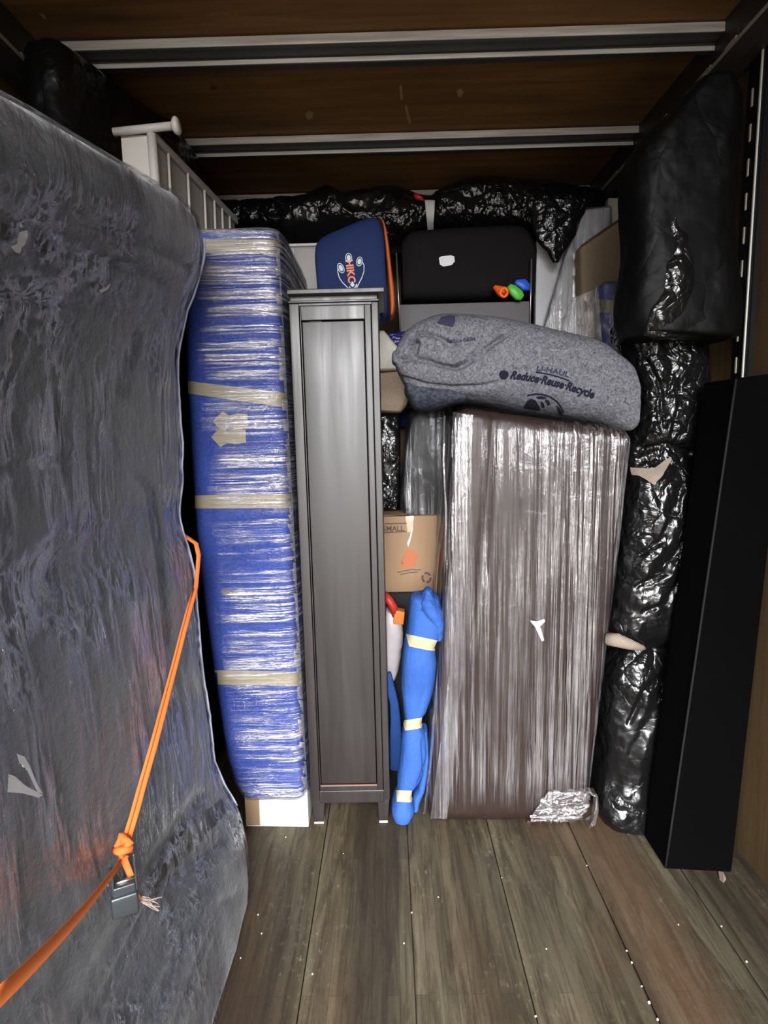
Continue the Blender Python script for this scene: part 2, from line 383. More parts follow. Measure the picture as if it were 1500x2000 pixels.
def felt():
    m = mat('grey_moving_felt', rough=1, spec=.05); g = G(m); a = g.noise(g.co((75,75,75)), 1, 3, .7, 1.2); b = g.noise(g.co((190,190,190)), 1, 2, .6)
    f = g.math('ADD', g.math('MULTIPLY', a, .65), g.math('MULTIPLY', b, .35))
    c = g.mix(g.ramp(f, [(.34,0),(.50,.5),(.66,1)]), (.05,.052,.062), (.215,.215,.24)); g.l(c, g.b.inputs['Base Color']); g.l(g.bump(f,.5,.008), g.b.inputs['Normal']); return m
M_felt = felt(); M_ink = mat('dark_print_ink', (.012,.012,.024), .9, spec=.1); M_ink_faint = mat('faint_print_ink', (.035,.036,.065), .95, spec=.1)
def film(name, along='Z', fine=150, coarse=3.0, base=.10, amp=.55, tint=(.75,.75,.80), rough=.16, tilt=0.0, bs=.6, mask_scale=2.2, mask=(.38,.62), gloss=.25, stretch=1.0, lim=None, crump=.18):
    """clear stretch film: mostly see-through, whiter where it is bunched into threads"""
    m = bpy.data.materials.new(name); m.use_nodes = True; g = G(m); g.t.nodes.remove(g.b)
    sc = (fine,fine*.4,coarse) if along == 'Z' else (coarse,coarse,fine)
    v = g.co(sc, (0,tilt,0)) ; a = g.noise(v, 1, 5, .6, .35)
    v2 = g.co([q*.33 for q in sc], (0,tilt*1.3,0), (5,2,1)); a2 = g.noise(v2, 1, 4, .6, .6)
    f = g.math('ADD', g.math('MULTIPLY', a, .6), g.math('MULTIPLY', a2, .4))
    r1 = g.math('SUBTRACT', 1, g.math('MULTIPLY', g.math('ABSOLUTE', g.math('SUBTRACT', a, .5)), 13), clamp=True)
    r2 = g.math('SUBTRACT', 1, g.math('MULTIPLY', g.math('ABSOLUTE', g.math('SUBTRACT', a2, .52)), 15), clamp=True)
    st = g.math('MULTIPLY', g.math('MAXIMUM', r1, r2), g.ramp(g.noise(g.co([q*.5 for q in sc], (0,tilt,0), (9,4,2)), 1, 3), [(.40,.08),(.58,1)])); mk = g.ramp(g.noise(g.co((1,1,.55*stretch) if along=='Z' else (1,1,1)), mask_scale, 4, .6, .4), [(mask[0],0),(mask[1],1)])
    st = g.math('MULTIPLY', st, mk)
    if lim:   # where along the piece the film is gathered into threads
        sx = g.n('ShaderNodeSeparateXYZ'); g.l(g.co(), sx.inputs[0]); cv = g.math('ADD', sx.outputs['XYZ'.index(lim[0])], g.math('MULTIPLY', g.math('SUBTRACT', g.noise(g.co((9,9,9)), 1, 3), .5), lim[3]))
        def sm(v, a0, a1):
            x = g.n('ShaderNodeMapRange'); g.l(v, x.inputs[0]); x.inputs[1].default_value = a0; x.inputs[2].default_value = a1; return x.outputs[0]
        st = g.math('MULTIPLY', st, sm(cv, *lim[1]))
        if lim[2]: st = g.math('MULTIPLY', st, sm(cv, *lim[2]))
    fac = g.math('ADD', g.math('MULTIPLY', st, amp), base, clamp=True)
    bp = g.bump(f, bs, .02); cr = g.noise(g.co((14,14,14)), 1, 4, .6, .8); bp2 = g.bump(cr, crump, .02, bp)
    tr = g.n('ShaderNodeBsdfTransparent'); df = g.n('ShaderNodeBsdfDiffuse'); df.inputs['Color'].default_value = (*tint,1)
    gl = g.n('ShaderNodeBsdfGlossy'); gl.inputs['Color'].default_value = (1,1,1,1); gl.inputs['Roughness'].default_value = rough
    for s_ in (df, gl): g.l(bp2, s_.inputs['Normal'])
    m1 = g.n('ShaderNodeMixShader'); m1.inputs[0].default_value = .72; g.l(df.outputs[0], m1.inputs[1]); g.l(gl.outputs[0], m1.inputs[2])
    m2 = g.n('ShaderNodeMixShader'); g.l(fac, m2.inputs[0]); g.l(tr.outputs[0], m2.inputs[1]); g.l(m1.outputs[0], m2.inputs[2])
    fr = g.n('ShaderNodeFresnel'); fr.inputs['IOR'].default_value = 1.45; g.l(bp2, fr.inputs['Normal'])
    gm = g.math('MULTIPLY', fr.outputs[0], g.math('MULTIPLY', g.math('ADD', .25, st), gloss*4), clamp=True)
    m3 = g.n('ShaderNodeMixShader'); g.l(gm, m3.inputs[0]); g.l(m2.outputs[0], m3.inputs[1]); g.l(gl.outputs[0], m3.inputs[2])
    g.l(m3.outputs[0], g.o.inputs['Surface']); return m
M_tape = mat('tan_packing_tape', (.27,.235,.155), .32, spec=.5)
_g = G(M_tape); _g.l(_g.bump(_g.noise(_g.co((20,20,160)),1,4), .4, .006), _g.b.inputs['Normal'])
def cardboard(name, c=(.34,.22,.13)):
    m = mat(name, c, .85, spec=.2); g = G(m); n = g.noise(g.co((90,90,6)), 1, 3); b = g.noise(g.co((4,4,4)), 1, 3)
    g.l(g.mix(g.math('MULTIPLY', n, b), [v*.78 for v in c], [min(1,v*1.15) for v in c]), g.b.inputs['Base Color']); return m
M_card = cardboard('brown_cardboard')
M_white = mat('white_plastic', (.68,.68,.66), .4); M_black = mat('plain_black', (.004,.004,.0045), .55, spec=.25)
# ---------------------------------------------------------------- setting: the cargo box
WX = 1.165; CZ = 2.72; BY = 3.55
boards = []
x = -.258-.297*4
while x < WX:
    a, b = max(x+.0018,-WX), min(x+.297-.0018, WX)
    if b > a: boards.append(box(a,b,REAR,BY,-.04,0))
    x += .297
fl = emit('floor', merge(*boards, box(-WX,WX,REAR,BY,-.07,-.012)), M_floor, struct=True, smooth=False)
emit('ceiling', box(-WX-.1,WX+.1,REAR,BY,CZ,CZ+.03), M_ceil, struct=True, smooth=False)
emit('wall_left', box(-WX-.04,-WX,REAR,BY,-.07,CZ), M_wall, struct=True, smooth=False)
emit('wall_right', box(WX,WX+.04,REAR,BY,-.07,CZ), M_wall, struct=True, smooth=False)
emit('wall_back', box(-WX-.04,WX+.04,BY,BY+.04,-.07,CZ), M_wall, struct=True, smooth=False)
ceil = bpy.data.objects['ceiling']
for poly in ([(596,222),(604,216),(612,220),(610,232),(600,234)],[(780,168),(785,166),(787,196),(782,194)],[(790,206),(795,205),(803,240),(798,241)],[(892,178),(900,172),(906,180),(901,190),(894,188)],[(76,26),(86,28),(92,38),(84,36)]):
    pp_ = [P(*q,Z=CZ-.0015) for q in poly]; emit('pale_chip', (np.array(pp_), [tuple(range(len(pp_)))]), mat('pale_chipped_wood',(.30,.20,.09),.9), ceil, smooth=False)
def bow(y, n):
    prof = [(y,CZ),(y,CZ-.030),(y+.006,CZ-.034),(y+.055,CZ-.034),(y+.056,CZ-.049),(y+.060,CZ-.052),(y+.085,CZ-.052),(y+.087,CZ)]
    V = []; xs = np.linspace(-1.115,1.115,13)
    for xx in xs:
        for a, b in prof: V.append((xx, a, b-.006+.006*(xx/1.1)**2))
    k = len(prof); Fc = [(i*k+j, i*k+j+1, (i+1)*k+j+1, (i+1)*k+j) for i in range(12) for j in range(k-1)]+[tuple(range(k)), tuple(12*k+j for j in range(k))[::-1]]
    tb = emit('trim_%d'%n, (np.array(V), Fc), M_bow, struct=True, smooth=False)
    emit('front_lip', hexa([(-1.115,y-.003,CZ-.006),(1.115,y-.003,CZ-.006),(1.115,y-.004,CZ-.034),(-1.115,y-.004,CZ-.034),(-1.115,y+.002,CZ-.006),(1.115,y+.002,CZ-.006),(1.115,y+.002,CZ-.034),(-1.115,y+.002,CZ-.034)],.0015,(20,1,2)), M_galv, tb, label='galvanised edge, daylit brightness in its colour')
    emit('lower_lip', hexa([(-1.115,y+.052,CZ-.043),(1.115,y+.052,CZ-.043),(1.115,y+.052,CZ-.057),(-1.115,y+.052,CZ-.057),(-1.115,y+.057,CZ-.043),(1.115,y+.057,CZ-.043),(1.115,y+.057,CZ-.057),(-1.115,y+.057,CZ-.057)],.0015,(20,1,2)), M_galv, tb, label='galvanised edge, daylit brightness in its colour')
for i, y in enumerate((3.285,2.68,2.045,1.43,.82,.2,-.4)): bow(y, i+1)
for s, nm in ((-1,'trim_8'),(1,'trim_9')):
    xx = s*1.105; a, b = sorted((xx, s*WX)); c, d = sorted((s*1.098, s*1.112))
    emit(nm, merge(box(a,b,REAR,BY,CZ-.17,CZ), box(c,d,REAR,BY,CZ-.178,CZ-.172)), M_rail, struct=True, smooth=False)
for s, nm in ((-1,'trim_8'),(1,'trim_9')):
    par = bpy.data.objects[nm]; ds = []
    rs = random.Random(7+s); y = .3
    while y < 3.0:
        L = rs.uniform(.05,.22); wv = rs.uniform(.003,.010); ds.append(hexa([(s*1.0965,y,2.620+wv),(s*1.0965,y+L,2.616+wv),(s*1.0965,y+L,2.616),(s*1.0965,y,2.612),(s*1.106,y,2.620+wv),(s*1.106,y+L,2.616+wv),(s*1.106,y+L,2.616),(s*1.106,y,2.612)], .002, (2,2,2))); y += L+rs.uniform(.01,.2)
    emit('chipped_edge', merge(box(*sorted((s*1.0975,s*1.104)),REAR,BY,2.610,2.618), *ds), M_chip, par, smooth=False, label='bare metal showing through chipped paint')
# vertical slotted cargo track screwed to the right wall
t = thing('cargo_track', 'black slotted cargo track with bare metal edge running up the right wall', 'track', (1.16,1.93,1.2))
zs0 = 2.44
ty0, ty1 = 1.885, 1.974
V = merge(box(1.150,1.165,ty0,ty1,1.2,2.60))
emit('backplate', V, M_black, t, smooth=False)
for k in range(13):
    zc = zs0-k*.1008
    a = hexa([(1.1465,1.943,zc+.026),(1.1465,1.952,zc+.026),(1.1465,1.952,zc-.026),(1.1465,1.943,zc-.026),(1.152,1.943,zc+.026),(1.152,1.952,zc+.026),(1.152,1.952,zc-.026),(1.152,1.943,zc-.026)], .002, (2,2,2))
    emit('slot', a, M_chip, t)
emit('edge_strip', hexa([(1.1455,1.903,2.62),(1.1455,1.911,2.62),(1.1455,1.911,1.2),(1.1455,1.903,1.2),(1.152,1.903,2.62),(1.152,1.911,2.62),(1.152,1.911,1.2),(1.152,1.903,1.2)], .002, (2,2,20)), mat('worn_bright_strip', (.72,.71,.66), .4, .1), t)
# ---------------------------------------------------------------- navy upholstered piece standing on end along the left wall
sil = [(-.47,.005),(-.475,.07),(-.486,.15),(-.50,.21),(-.545,.30),(-.572,.39),(-.578,.50),(-.586,.66),(-.594,.78),(-.600,.92),(-.612,1.07),(-.638,1.21),(-.618,1.32),(-.614,1.42),(-.606,1.58),(-.59,1.70),(-.558,1.80),(-.512,1.90),(-.498,1.96),(-.502,2.03)]
rows = [(np.array([-1.145,1.0,z]), np.array([x,1.0,z]), .10, 1.80) for x, z in sil]
D = loft(rows, 260, 240, 7.0, (.0,.05))
def sofa_shape(V):
    V = V.copy(); y = V[:,1]; z = V[:,2]
    k = np.clip((1.74-y)/1.2, 0, 1.3); V[:,2] = z-(z/2.08)**3*(.205*k**1.25)
    # the cushion swells into the room away from its far edge, and pinches where straps go round
    s = np.clip((V[:,0]+1.15)/.6, 0, 1); V[:,0] += s*(-.045*np.clip(k*1.2,0,1)*np.sin(np.clip(z/2.05,0,1)*math.pi)**.5)
    return V
D = (sofa_shape(D[0]), D[1])
D = displace(D, lambda p, n: (.016 if p[0]>-1.0 else 0)*ridge(p,(2.2,1.6,1.1),2.1,3)+.006*nz(p,(7,6,3),5,3)+.0025*ridge(p,(14,12,7),1,2))
sc_ = creases([([(0,560),(60,610),(110,700),(150,830)],9,.010),([(70,445),(200,500),(330,560)],14,.014),([(200,440),(290,480),(380,530)],9,.012),([(250,900),(290,960),(310,1090),(330,1290)],6,.009),
  ([(0,900),(60,960),(100,1090),(110,1200)],12,.012),([(270,640),(250,720),(230,790)],7,.012),([(400,1540),(330,1640),(250,1770)],13,.013),([(0,1520),(60,1550)],9,.02),([(440,1640),(330,1720),(260,1760)],8,.014),([(300,1900),(380,1800),(480,1740)],10,.010),([(240,1990),(420,1850)],9,.010),([(120,1540),(130,1700),(150,1850)],12,.010)])
D = displace(D, sc_)
M_navy = fabric('navy_velour', (.012,.017,.036), (.002,.003,.007), 30, .85, .8, 6)
M_navy.node_tree.nodes['Principled BSDF'].inputs['Sheen Weight'].default_value = .5
sofa = thing('wrapped_couch', 'dark navy couch stood on end on the left, wrapped in clear stretch film', 'couch', (-.85,.95,0))
emit('upholstery', D, M_navy, sofa)
FS = displace(offset(D,.006), lambda p, n: .003*ridge(p,(10,9,3),8,3)+.0025*ridge(p,(16,30,5),4,3))
M_film_navy = film('cloudy_stretch_film', 'Z', 70, 3.0, .016, .62, (.38,.42,.56), .24, .05, 1.0, 3.0, (.30,.56), .20, crump=.5)
sf = emit('stretch_film', FS, M_film_navy, sofa)
bt_sofa = bvh(FS); bt_under = bvh(D)
for q in ([(0,432),(130,478),(128,500),(0,462)], [(330,1640),(432,1560),(446,1582),(300,1740)]):
    emit('packing_tape', drape(bt_under, q, 16, 3, .002, 4), mat('tape_under_film', (.045,.042,.036), .5), sofa)
M_torn = mat('torn_white_film', (.42,.42,.44), .3, spec=.6)
for pl in ([(22,446),(38,442),(40,452),(34,470),(28,474),(24,488),(14,484),(6,474),(18,468)], [(26,422),(32,430),(30,438),(24,430)], [(2,1512),(14,1516),(34,1534),(70,1553),(62,1558),(30,1550),(0,1548)], [(18,1472),(34,1478),(44,1496),(58,1530),(70,1550),(60,1548),(46,1520),(36,1500),(24,1492)], [(182,562),(196,556),(205,548),(200,560),(186,568)]):
    emit('torn_film', polypx(bt_sofa, pl, .012), M_torn, sofa, label='torn white scrap of film')
edge = []
for z_, x_ in [(zz, np.interp(zz, [a[1] for a in sil], [a[0] for a in sil])) for zz in np.linspace(.25,2.0,90)]:
    # find the turning edge of the couch at this height and lay a pale strip there as the film's rim highlight
    best = None
    for px_ in np.arange(340, 500, 1.5):
        d__ = ray(px_, 0); h_ = bt_sofa.ray_cast(Vector((0,0,EYE)), Vector(P(px_, Q(np.array([x_,1.72,z_]))[1], Y=1.0)-np.array([0,0,EYE])).normalized())
        if h_[0] is not None: best = np.array(h_[0]+h_[1]*.002)
    if best is not None: edge.append(best)
emit('film_fold_highlight', ribbon(edge, [.010+.006*noise.noise(Vector((i_*.13,0,0))) for i_ in range(len(edge))], [np.array([.75,-.65,0])]*len(edge), .004), mat('pale_rim_highlight',(.38,.40,.50),.4), sofa, label='rim highlight of the film along the far edge, as a pale strip')
# ---------------------------------------------------------------- orange tie-down strap and its cam buckle
M_or = mat('orange_webbing', (.80,.20,.045), .75, spec=.2); g_ = G(M_or); g_.l(g_.bump(g_.noise(g_.co((300,300,60)),1,2),.3,.002), g_.b.inputs['Normal'])
strap = thing('tie_down_strap', 'bright orange tie-down strap stretched diagonally across the navy wrapped couch', 'strap', (-.5,1.0,.3))
def sp_(px, py, off): return hit(bt_sofa, px, py, off)
pts = []; up_px = [(383,1062),(388,1085),(386,1112),(376,1150),(364,1190),(352,1235),(338,1290),(322,1350),(306,1410),(290,1468),(272,1530),(257,1585),(240,1640)]
base0 = np.array([-.575,1.70,1.10]); b1 = hit(bt_sofa, 232, 1668, .05)
for i, p in enumerate(up_px):
    h = hit(bt_sofa, *p, .010)
    if h is None: h = P(*p, Y=1.735-.0*i)
    d = (h-np.array([0,0,EYE])); pts.append(np.array([0,0,EYE])+d*(1-.012*min(i,4)/4))
sd = [np.array([1,.55,.1])]*len(pts)
emit('webbing', ribbon([pts[0]+np.array([-.10,.06,.05])]+pts, [.013]*5+[.015]*4+[.017]*5, [np.array([1,.55,.1])]*(len(pts)+1), .004), M_or, strap)
p2 = [q+np.array([-.004,-.012,.002]) for q in pts[3:]]
emit('webbing', ribbon(p2, list(np.linspace(.006,.011,len(p2))), [np.array([.7,.7,.3])]*len(p2), .003), M_or, strap)
k0 = pts[-1]
kn = [k0+np.array(v)*.9 for v in ((0,-.01,.02),(-.012,-.02,.0),(.004,-.03,-.008),(.014,-.02,.006),(.002,-.012,.014),(-.008,-.02,-.014),(.004,-.028,-.03))]
emit('knot', displace(merge(tube(kn, .0095, 10, flat=1.4), tube([k0+np.array([-.016,-.02,-.008]),k0+np.array([.002,-.036,.002]),k0+np.array([.018,-.02,-.004])], .009, 10)), lambda p,n: .002*nz(p,(60,60,60))), M_or, strap)
# tail running towards the camera
e0 = k0+np.array([-.004,-.03,-.03]); e3 = P(-40,1985,X=-.43)
tl = []
for i in range(15):
    f = i/14; p = e0*(1-f)+e3*f; p[2] -= .012*math.sin(f*math.pi); tl.append(p)
emit('webbing_tail', ribbon(tl, [.020+.020*i/14 for i in range(15)], [np.array([.25+.15*i/14,.35,.85]) for i in range(15)], .003), M_or, strap, label='lower orange strap running towards the viewer')
fr = [k0+np.array(v) for v in ((.004,-.03,-.02),(.016,-.03,-.06),(.022,-.03,-.10),(.030,-.03,-.115))]
emit('loose_end', ribbon(fr, [.014,.012,.010,.008], [np.array([1,.3,.2])]*4, .003), M_or, strap)
fy = []
for k in range(16):
    r_ = random.Random(k); a = fr[-1]+np.array([r_.uniform(-.004,.004)]*3); fy.append(tube([a, a+np.array([.018+r_.uniform(-.004,.006),0,-.008+r_.uniform(-.008,.008)]), a+np.array([.036+r_.uniform(-.006,.01),r_.uniform(-.006,.006),-.012+r_.uniform(-.016,.014)])], .0009, 5))
emit('frayed_end', merge(*fy), mat('frayed_threads', (.30,.24,.20), .9), strap, label='frayed greyish threads')
M_bk = mat('buckle_grey_metal', (.10,.11,.12), .35, .7)
bk = thing('cam_buckle', 'dark grey metal cam buckle hanging from the knot of the orange strap', 'buckle', (k0+np.array([0,-.03,-.14])).tolist())
bc = hit(bt_sofa, 222, 1722, .030)+np.array([0,0,.02]); bw_ = _n((.90,.43,0)); bn_ = np.array([-bw_[1],bw_[0],0])
def bb(dx0,dx1,dy0,dy1,dz0,dz1,r=.003):
    a = [bc+bw_*v[0]+bn_*v[1]+np.array([0,0,v[2]]) for v in ((dx0,dy0,dz1),(dx1,dy0,dz1),(dx1,dy0,dz0),(dx0,dy0,dz0),(dx0,dy1,dz1),(dx1,dy1,dz1),(dx1,dy1,dz0),(dx0,dy1,dz0))]
    return hexa(a, r, (3,3,3))
emit('side_plate', merge(bb(.014,.019,-.012,.014,-.055,.040,.002)), M_bk, bk)
emit('side_plate', merge(bb(-.030,-.025,-.012,.014,-.065,.010,.002)), M_bk, bk)
emit('cam_lever', merge(bb(-.028,.015,-.014,.004,-.045,-.022), bb(-.034,.018,-.020,-.010,-.088,-.040,.005)), M_bk, bk)
emit('pin', tube([bc-bw_*.032+np.array([0,0,-.02]), bc+bw_*.021+np.array([0,0,-.02])], .004, 10), mat('bright_pin',(.6,.6,.6),.3,1), bk)
# ---------------------------------------------------------------- blue blanket-wrapped cabinet left of the wardrobe
cab = thing('wrapped_cabinet', 'tall piece in a blue moving blanket and clear film beside the dark wardrobe', 'cabinet', (-.5,2.15,0))
emit('base', hexa([(-.56,1.955,.15),(-.325,1.945,.15),(-.325,1.945,.0),(-.56,1.955,.0),(-.56,2.40,.15),(-.325,2.40,.15),(-.325,2.40,.0),(-.56,2.40,.0)], .004, (6,6,4)), M_white, cab, label='white bottom of the wrapped cabinet')
emit('cardboard_corner', drape(bvh(hexa([(-.56,1.955,.15),(-.325,1.945,.15),(-.325,1.945,.0),(-.56,1.955,.0),(-.56,2.40,.15),(-.325,2.40,.15),(-.325,2.40,.0),(-.56,2.40,.0)], .004, (6,6,4))), [(470,1558),(506,1556),(508,1611),(474,1611)], 4, 4, .002), M_card, cab)
rws = []
for z, xl, xr in ((.135,-.570,-.326),(.20,-.60,-.325),(.32,-.625,-.325),(.64,-.650,-.326),(1.0,-.675,-.328),(1.4,-.675,-.330),(1.8,-.665,-.331),(2.0,-.64,-.331),(2.085,-.62,-.332)):
    rws.append((np.array([xl,2.1,z]), np.array([xr,2.1,z]), 1.93, 2.63))
B = loft(rws, 260, 220, 9, (.006,.022))
B = displace(B, lambda p, n: .006*nz(p,(5,5,3),3,3)+.003*ridge(p,(7,7,16),4,3)*(1 if p[0]>-.6 else .4))
M_blue = fabric('blue_moving_blanket', (.028,.062,.30), (.015,.033,.19), 110, .9, .35, 5)
emit('moving_blanket', B, M_blue, cab)
emit('shaded_side', keep(offset(B,.003), lambda c: c[0] > -.36 and c[1] > 1.978), mat('shaded_charcoal_cover', (.02,.022,.032), .9), cab, label='charcoal inner side of the blanket, side shade in its colour')  # blanket underside, darkened in colour for the shade on this side
FB = displace(offset(B,.005), lambda p, n: .002*ridge(p,(6,6,34),9,2))
btb = bvh(B); bvh_fb = bvh(FB)
for q in ([(395,468),(560,468),(562,496),(395,494)], [(358,743),(568,769),(572,798),(358,767)], [(360,968),(580,964),(583,992),(360,993)], [(400,1308),(598,1312),(600,1340),(402,1336)]):
    emit('packing_tape', drape(btb, q, 40, 6, .002), M_tape, cab)
for q in ([(418,806),(478,810),(486,840),(420,838)], [(418,838),(474,840),(480,868),(416,868)]):
    cx = np.mean([a[0] for a in q]); cy = np.mean([a[1] for a in q])
    pl = [(cx-34,cy),(cx-16,cy-20),(cx-2,cy-12),(cx+14,cy-16),(cx+33,cy-14),(cx+34,cy+10),(cx+16,cy+14),(cx-4,cy+12),(cx-16,cy+20)]
    emit('tape_patch', polypx(btb, pl, .003), M_tape, cab, label='short crumpled patch of tan tape')
emit('tape_patch', polypx(btb, [(430,1155),(440,1148),(452,1152),(470,1150),(476,1158),(460,1166),(440,1162)], .003), mat('dirty_tape',(.07,.06,.05),.6), cab, label='small dirty scrap of tape')
M_film_blue = film('shiny_film_on_blue', 'X', 120, 2.6, .02, .95, (.74,.74,.92), .15, .07, .8, 2.6, (.32,.54), .26, 1.0, ('X',(-.11,-.03),None,.16))
emit('stretch_film', FB, M_film_blue, cab)
er = random.Random(3); qd = []  # bright highlight along the right edge, built from white film strips
yv = 452
while yv < 1545:
    L_ = er.uniform(8,26); f0, f1 = (yv-440)/1120, (yv+L_-440)/1120; xa, xb = 545+58*f0, 545+58*f1; w0 = er.uniform(5,15)
    qd.append(drape(bvh_fb, [(xa-w0,yv),(xa-2,yv),(xb-2,yv+L_),(xb-w0*er.uniform(.4,1.1),yv+L_)], 3, 4, .0015)); yv += L_*er.uniform(.85,1.15)
emit('film_fold_highlight', merge(*[q for q in qd if len(q[1])]), film('dense_highlight_film','X',160,20,.45,.5,(.85,.85,.92),.2,.07,.8,6,(.2,.45),.3), cab, label='highlight on the film down the right edge, as a white strip')
# ---------------------------------------------------------------- wardrobe
M_wd = mat('black_brown_wood', (.075,.066,.066), .34, spec=.6); g_ = G(M_wd); n_ = g_.noise(g_.co((24,24,1.6)),1,7,.6,.6); b_ = g_.noise(g_.co((3,3,1.5)),1,4)
g_.l(g_.mix(g_.math('ADD', g_.math('MULTIPLY',n_,.6), g_.math('MULTIPLY',b_,.4)), (.009,.007,.0065), (.034,.027,.026)), g_.b.inputs['Base Color']); g_.l(g_.bump(n_,.06,.003), g_.b.inputs['Normal']); g_.l(g_.ramp(n_, [(.3,.30),(.7,.46)]), g_.b.inputs['Roughness'])
wd = thing('wardrobe', 'tall narrow black-brown wardrobe with one panelled door', 'wardrobe', (-.17,2.1,0))
x0, x1, y0, y1 = -.313, -.022, 1.962, 2.26
bx = lambda a,b,c,d,e,f,r=.003: hexa([(a,c,f),(b,c,f),(b,c,e),(a,c,e),(a,d,f),(b,d,f),(b,d,e),(a,d,e)], r, (3,3,8))
emit('side_panel', bx(x0,x0+.018,y0,y1,.10,1.865), M_wd, wd); emit('side_panel', bx(x1-.018,x1,y0,y1,.10,1.865), M_wd, wd)
emit('back_panel', bx(x0+.018,x1-.018,y1-.01,y1,.12,1.86), M_wd, wd)
emit('front_post', bx(x0,x0+.032,y0-.010,y0+.03,.10,1.865,.002), M_wd, wd); emit('front_post', bx(x1-.022,x1,y0-.010,y0+.03,.10,1.865,.002), M_wd, wd)
emit('bottom_rail', bx(x0+.03,x1-.02,y0-.004,y0+.03,.085,.135), M_wd, wd)
emit('plinth_board', bx(x0+.02,x1-.02,y0+.02,y1-.01,.10,.12), M_wd, wd)
dr = emit('door', merge(bx(x0+.034,x0+.0375,y0-.006,y0+.012,.137,1.858,.001), bx(x1-.045,x1-.024,y0-.008,y0+.012,.137,1.858,.002), bx(x0+.0375,x1-.045,y0-.008,y0+.012,1.812,1.858,.002), bx(x0+.0375,x1-.045,y0-.008,y0+.012,.137,.158,.002)), M_wd, wd)
emit('door_panel', bx(x0+.040,x1-.048,y0-.003,y0+.006,.163,1.808,.002), M_wd, dr)
emit('panel_lip', bx(x0+.038,x1-.046,y0-.012,y0-.006,.158,.163,.001), mat('worn_brown_edge',(.20,.12,.08),.5), dr)
emit('top_rail', bx(x0+.005,x1-.005,y0-.006,y0+.03,1.858,1.872,.002), M_wd, wd)
emit('top_moulding', merge(bx(x0-.001,x1+.003,y0-.016,y1,1.866,1.873,.002), bx(x0+.002,x1-.002,y0+.004,y1,1.873,1.893,.002)), M_wd, wd)
emit('top_board', bx(x0-.002,x1+.022,y0-.030,y1+.01,1.890,1.906,.003), M_wd, wd)
for a, b in ((x0+.002,x0+.05),(x1-.046,x1-.002)):
    for c in (y0, y1-.045):
        lg = emit('leg', hexa([(a,c,.10),(b,c,.10),(b-.008,c,.008),(a+.004,c,.008),(a,c+.045,.10),(b,c+.045,.10),(b-.008,c+.04,.008),(a+.004,c+.04,.008)], .002, (3,3,4)), M_wd, wd)
        emit('foot_pad', bx(a+.004,b-.008,c,c+.04,0,.009,.002), mat('white_foot_pad',(.7,.68,.64),.6), lg)
# ---------------------------------------------------------------- brown wrapped piece on the right
br_c = [(.237,1.93,1.522),(.812,1.93,1.428),(.702,1.95,.0),(.118,1.95,.0)]
br_b = [(.237,2.38,1.522),(.812,2.38,1.428),(.702,2.36,.0),(.118,2.36,.0)]
BR = hexa(br_c+br_b, .045, (120,50,220))
def brd(p, n):
    f = .004*nz(p,(4,4,2),2,3)+.002*ridge(p,(28,28,1.6),3,2); u = (p[0]-.118-.08*p[2])/.585
    if n[1] < -.3: f += .018*math.exp(-((u-.5)/.35)**2)*math.sin(min(1,p[2]/1.45)*math.pi)**.4 - .010*math.exp(-((u-.20)/.03)**2)*min(1,p[2]/.5)
    return f
BR = displace(BR, brd)
bro = thing('wrapped_ottoman', 'tall brown leather piece under vertical threads of shiny stretch film', 'furniture', (.42,2.15,0))
M_brown = mat('brown_leather', (.085,.045,.032), .45, spec=.4); g_ = G(M_brown); n_ = g_.noise(g_.co((30,30,30)),1,5); g_.l(g_.mix(n_,(.012,.006,.0045),(.032,.016,.0115)), g_.b.inputs['Base Color']); g_.l(g_.bump(n_,.2,.004), g_.b.inputs['Normal'])
emit('leather_body', BR, M_brown, bro)
FR = displace(offset(BR,.006), lambda p, n: .0045*ridge((p[0]-.08*p[2],p[1],p[2]),(34,34,1.2),5,2)+.003*nz((p[0]-.08*p[2],p[1],p[2]),(14,14,.9),8,2))
M_film_br = film('threaded_film_on_brown', 'Z', 100, 1.3, .012, 1.0, (.66,.61,.64), .16, -.075, 1.0, 1.9, (.30,.52), .14, 1.0, ('Z',(.06,.20),(1.47,1.39),.10))
emit('stretch_film', FR, M_film_br, bro)
btr = bvh(FR)
fold_ = strokes(btr, [[(904,806),(903,900),(905,1000),(904,1100),(900,1200),(897,1300),(885,1400),(868,1500),(858,1585)]], 34, .004)
fl_ = drape(btr, [(888,806),(924,812),(905,1300),(880,1300)], 8, 60, .005); fl2 = drape(btr, [(880,1300),(905,1300),(872,1596),(842,1596)], 8, 40, .005)
emit('film_fold_highlight', displace(merge(fl_, fl2), lambda p,n: .004*ridge((p[0]-.08*p[2],p[1],p[2]),(60,60,3),2,2)), film('dense_film_fold','Z',130,2.0,.22,.8,(.62,.58,.60),.2,0,1.0,3,(.2,.5),.2), bro, label='whiter fold of film down the left edge')
emit('film_edge', ribbon([P(x_,y_,Y=1.985) for x_,y_ in ((868,812),(866,900),(871,1000),(870,1120),(864,1250),(853,1350),(842,1480),(830,1590))], [.007,.006,.007,.009,.012,.012,.013,.012], [np.array([1,-.3,0])]*8, .0015), film('film_edge_strip','Z',90,3,.3,.5,(.6,.62,.7),.15,0,.6,3,(.3,.5),.4), bro)
emit('film_scrap', polypx(btr, [(1034,1211),(1048,1213),(1062,1208),(1064,1213),(1055,1222),(1062,1250),(1057,1252),(1047,1228)], .004), M_torn, bro, label='white scrap of bunched film')
cr_d = drape(btr, [(1065,1545),(1150,1535),(1160,1600),(1020,1618)], 40, 30, .006, 8)
cr_d = (cr_d[0]+np.array([[0,-.010*abs(ridge(v,(30,30,60),4,3)),0] for v in cr_d[0]]), cr_d[1])
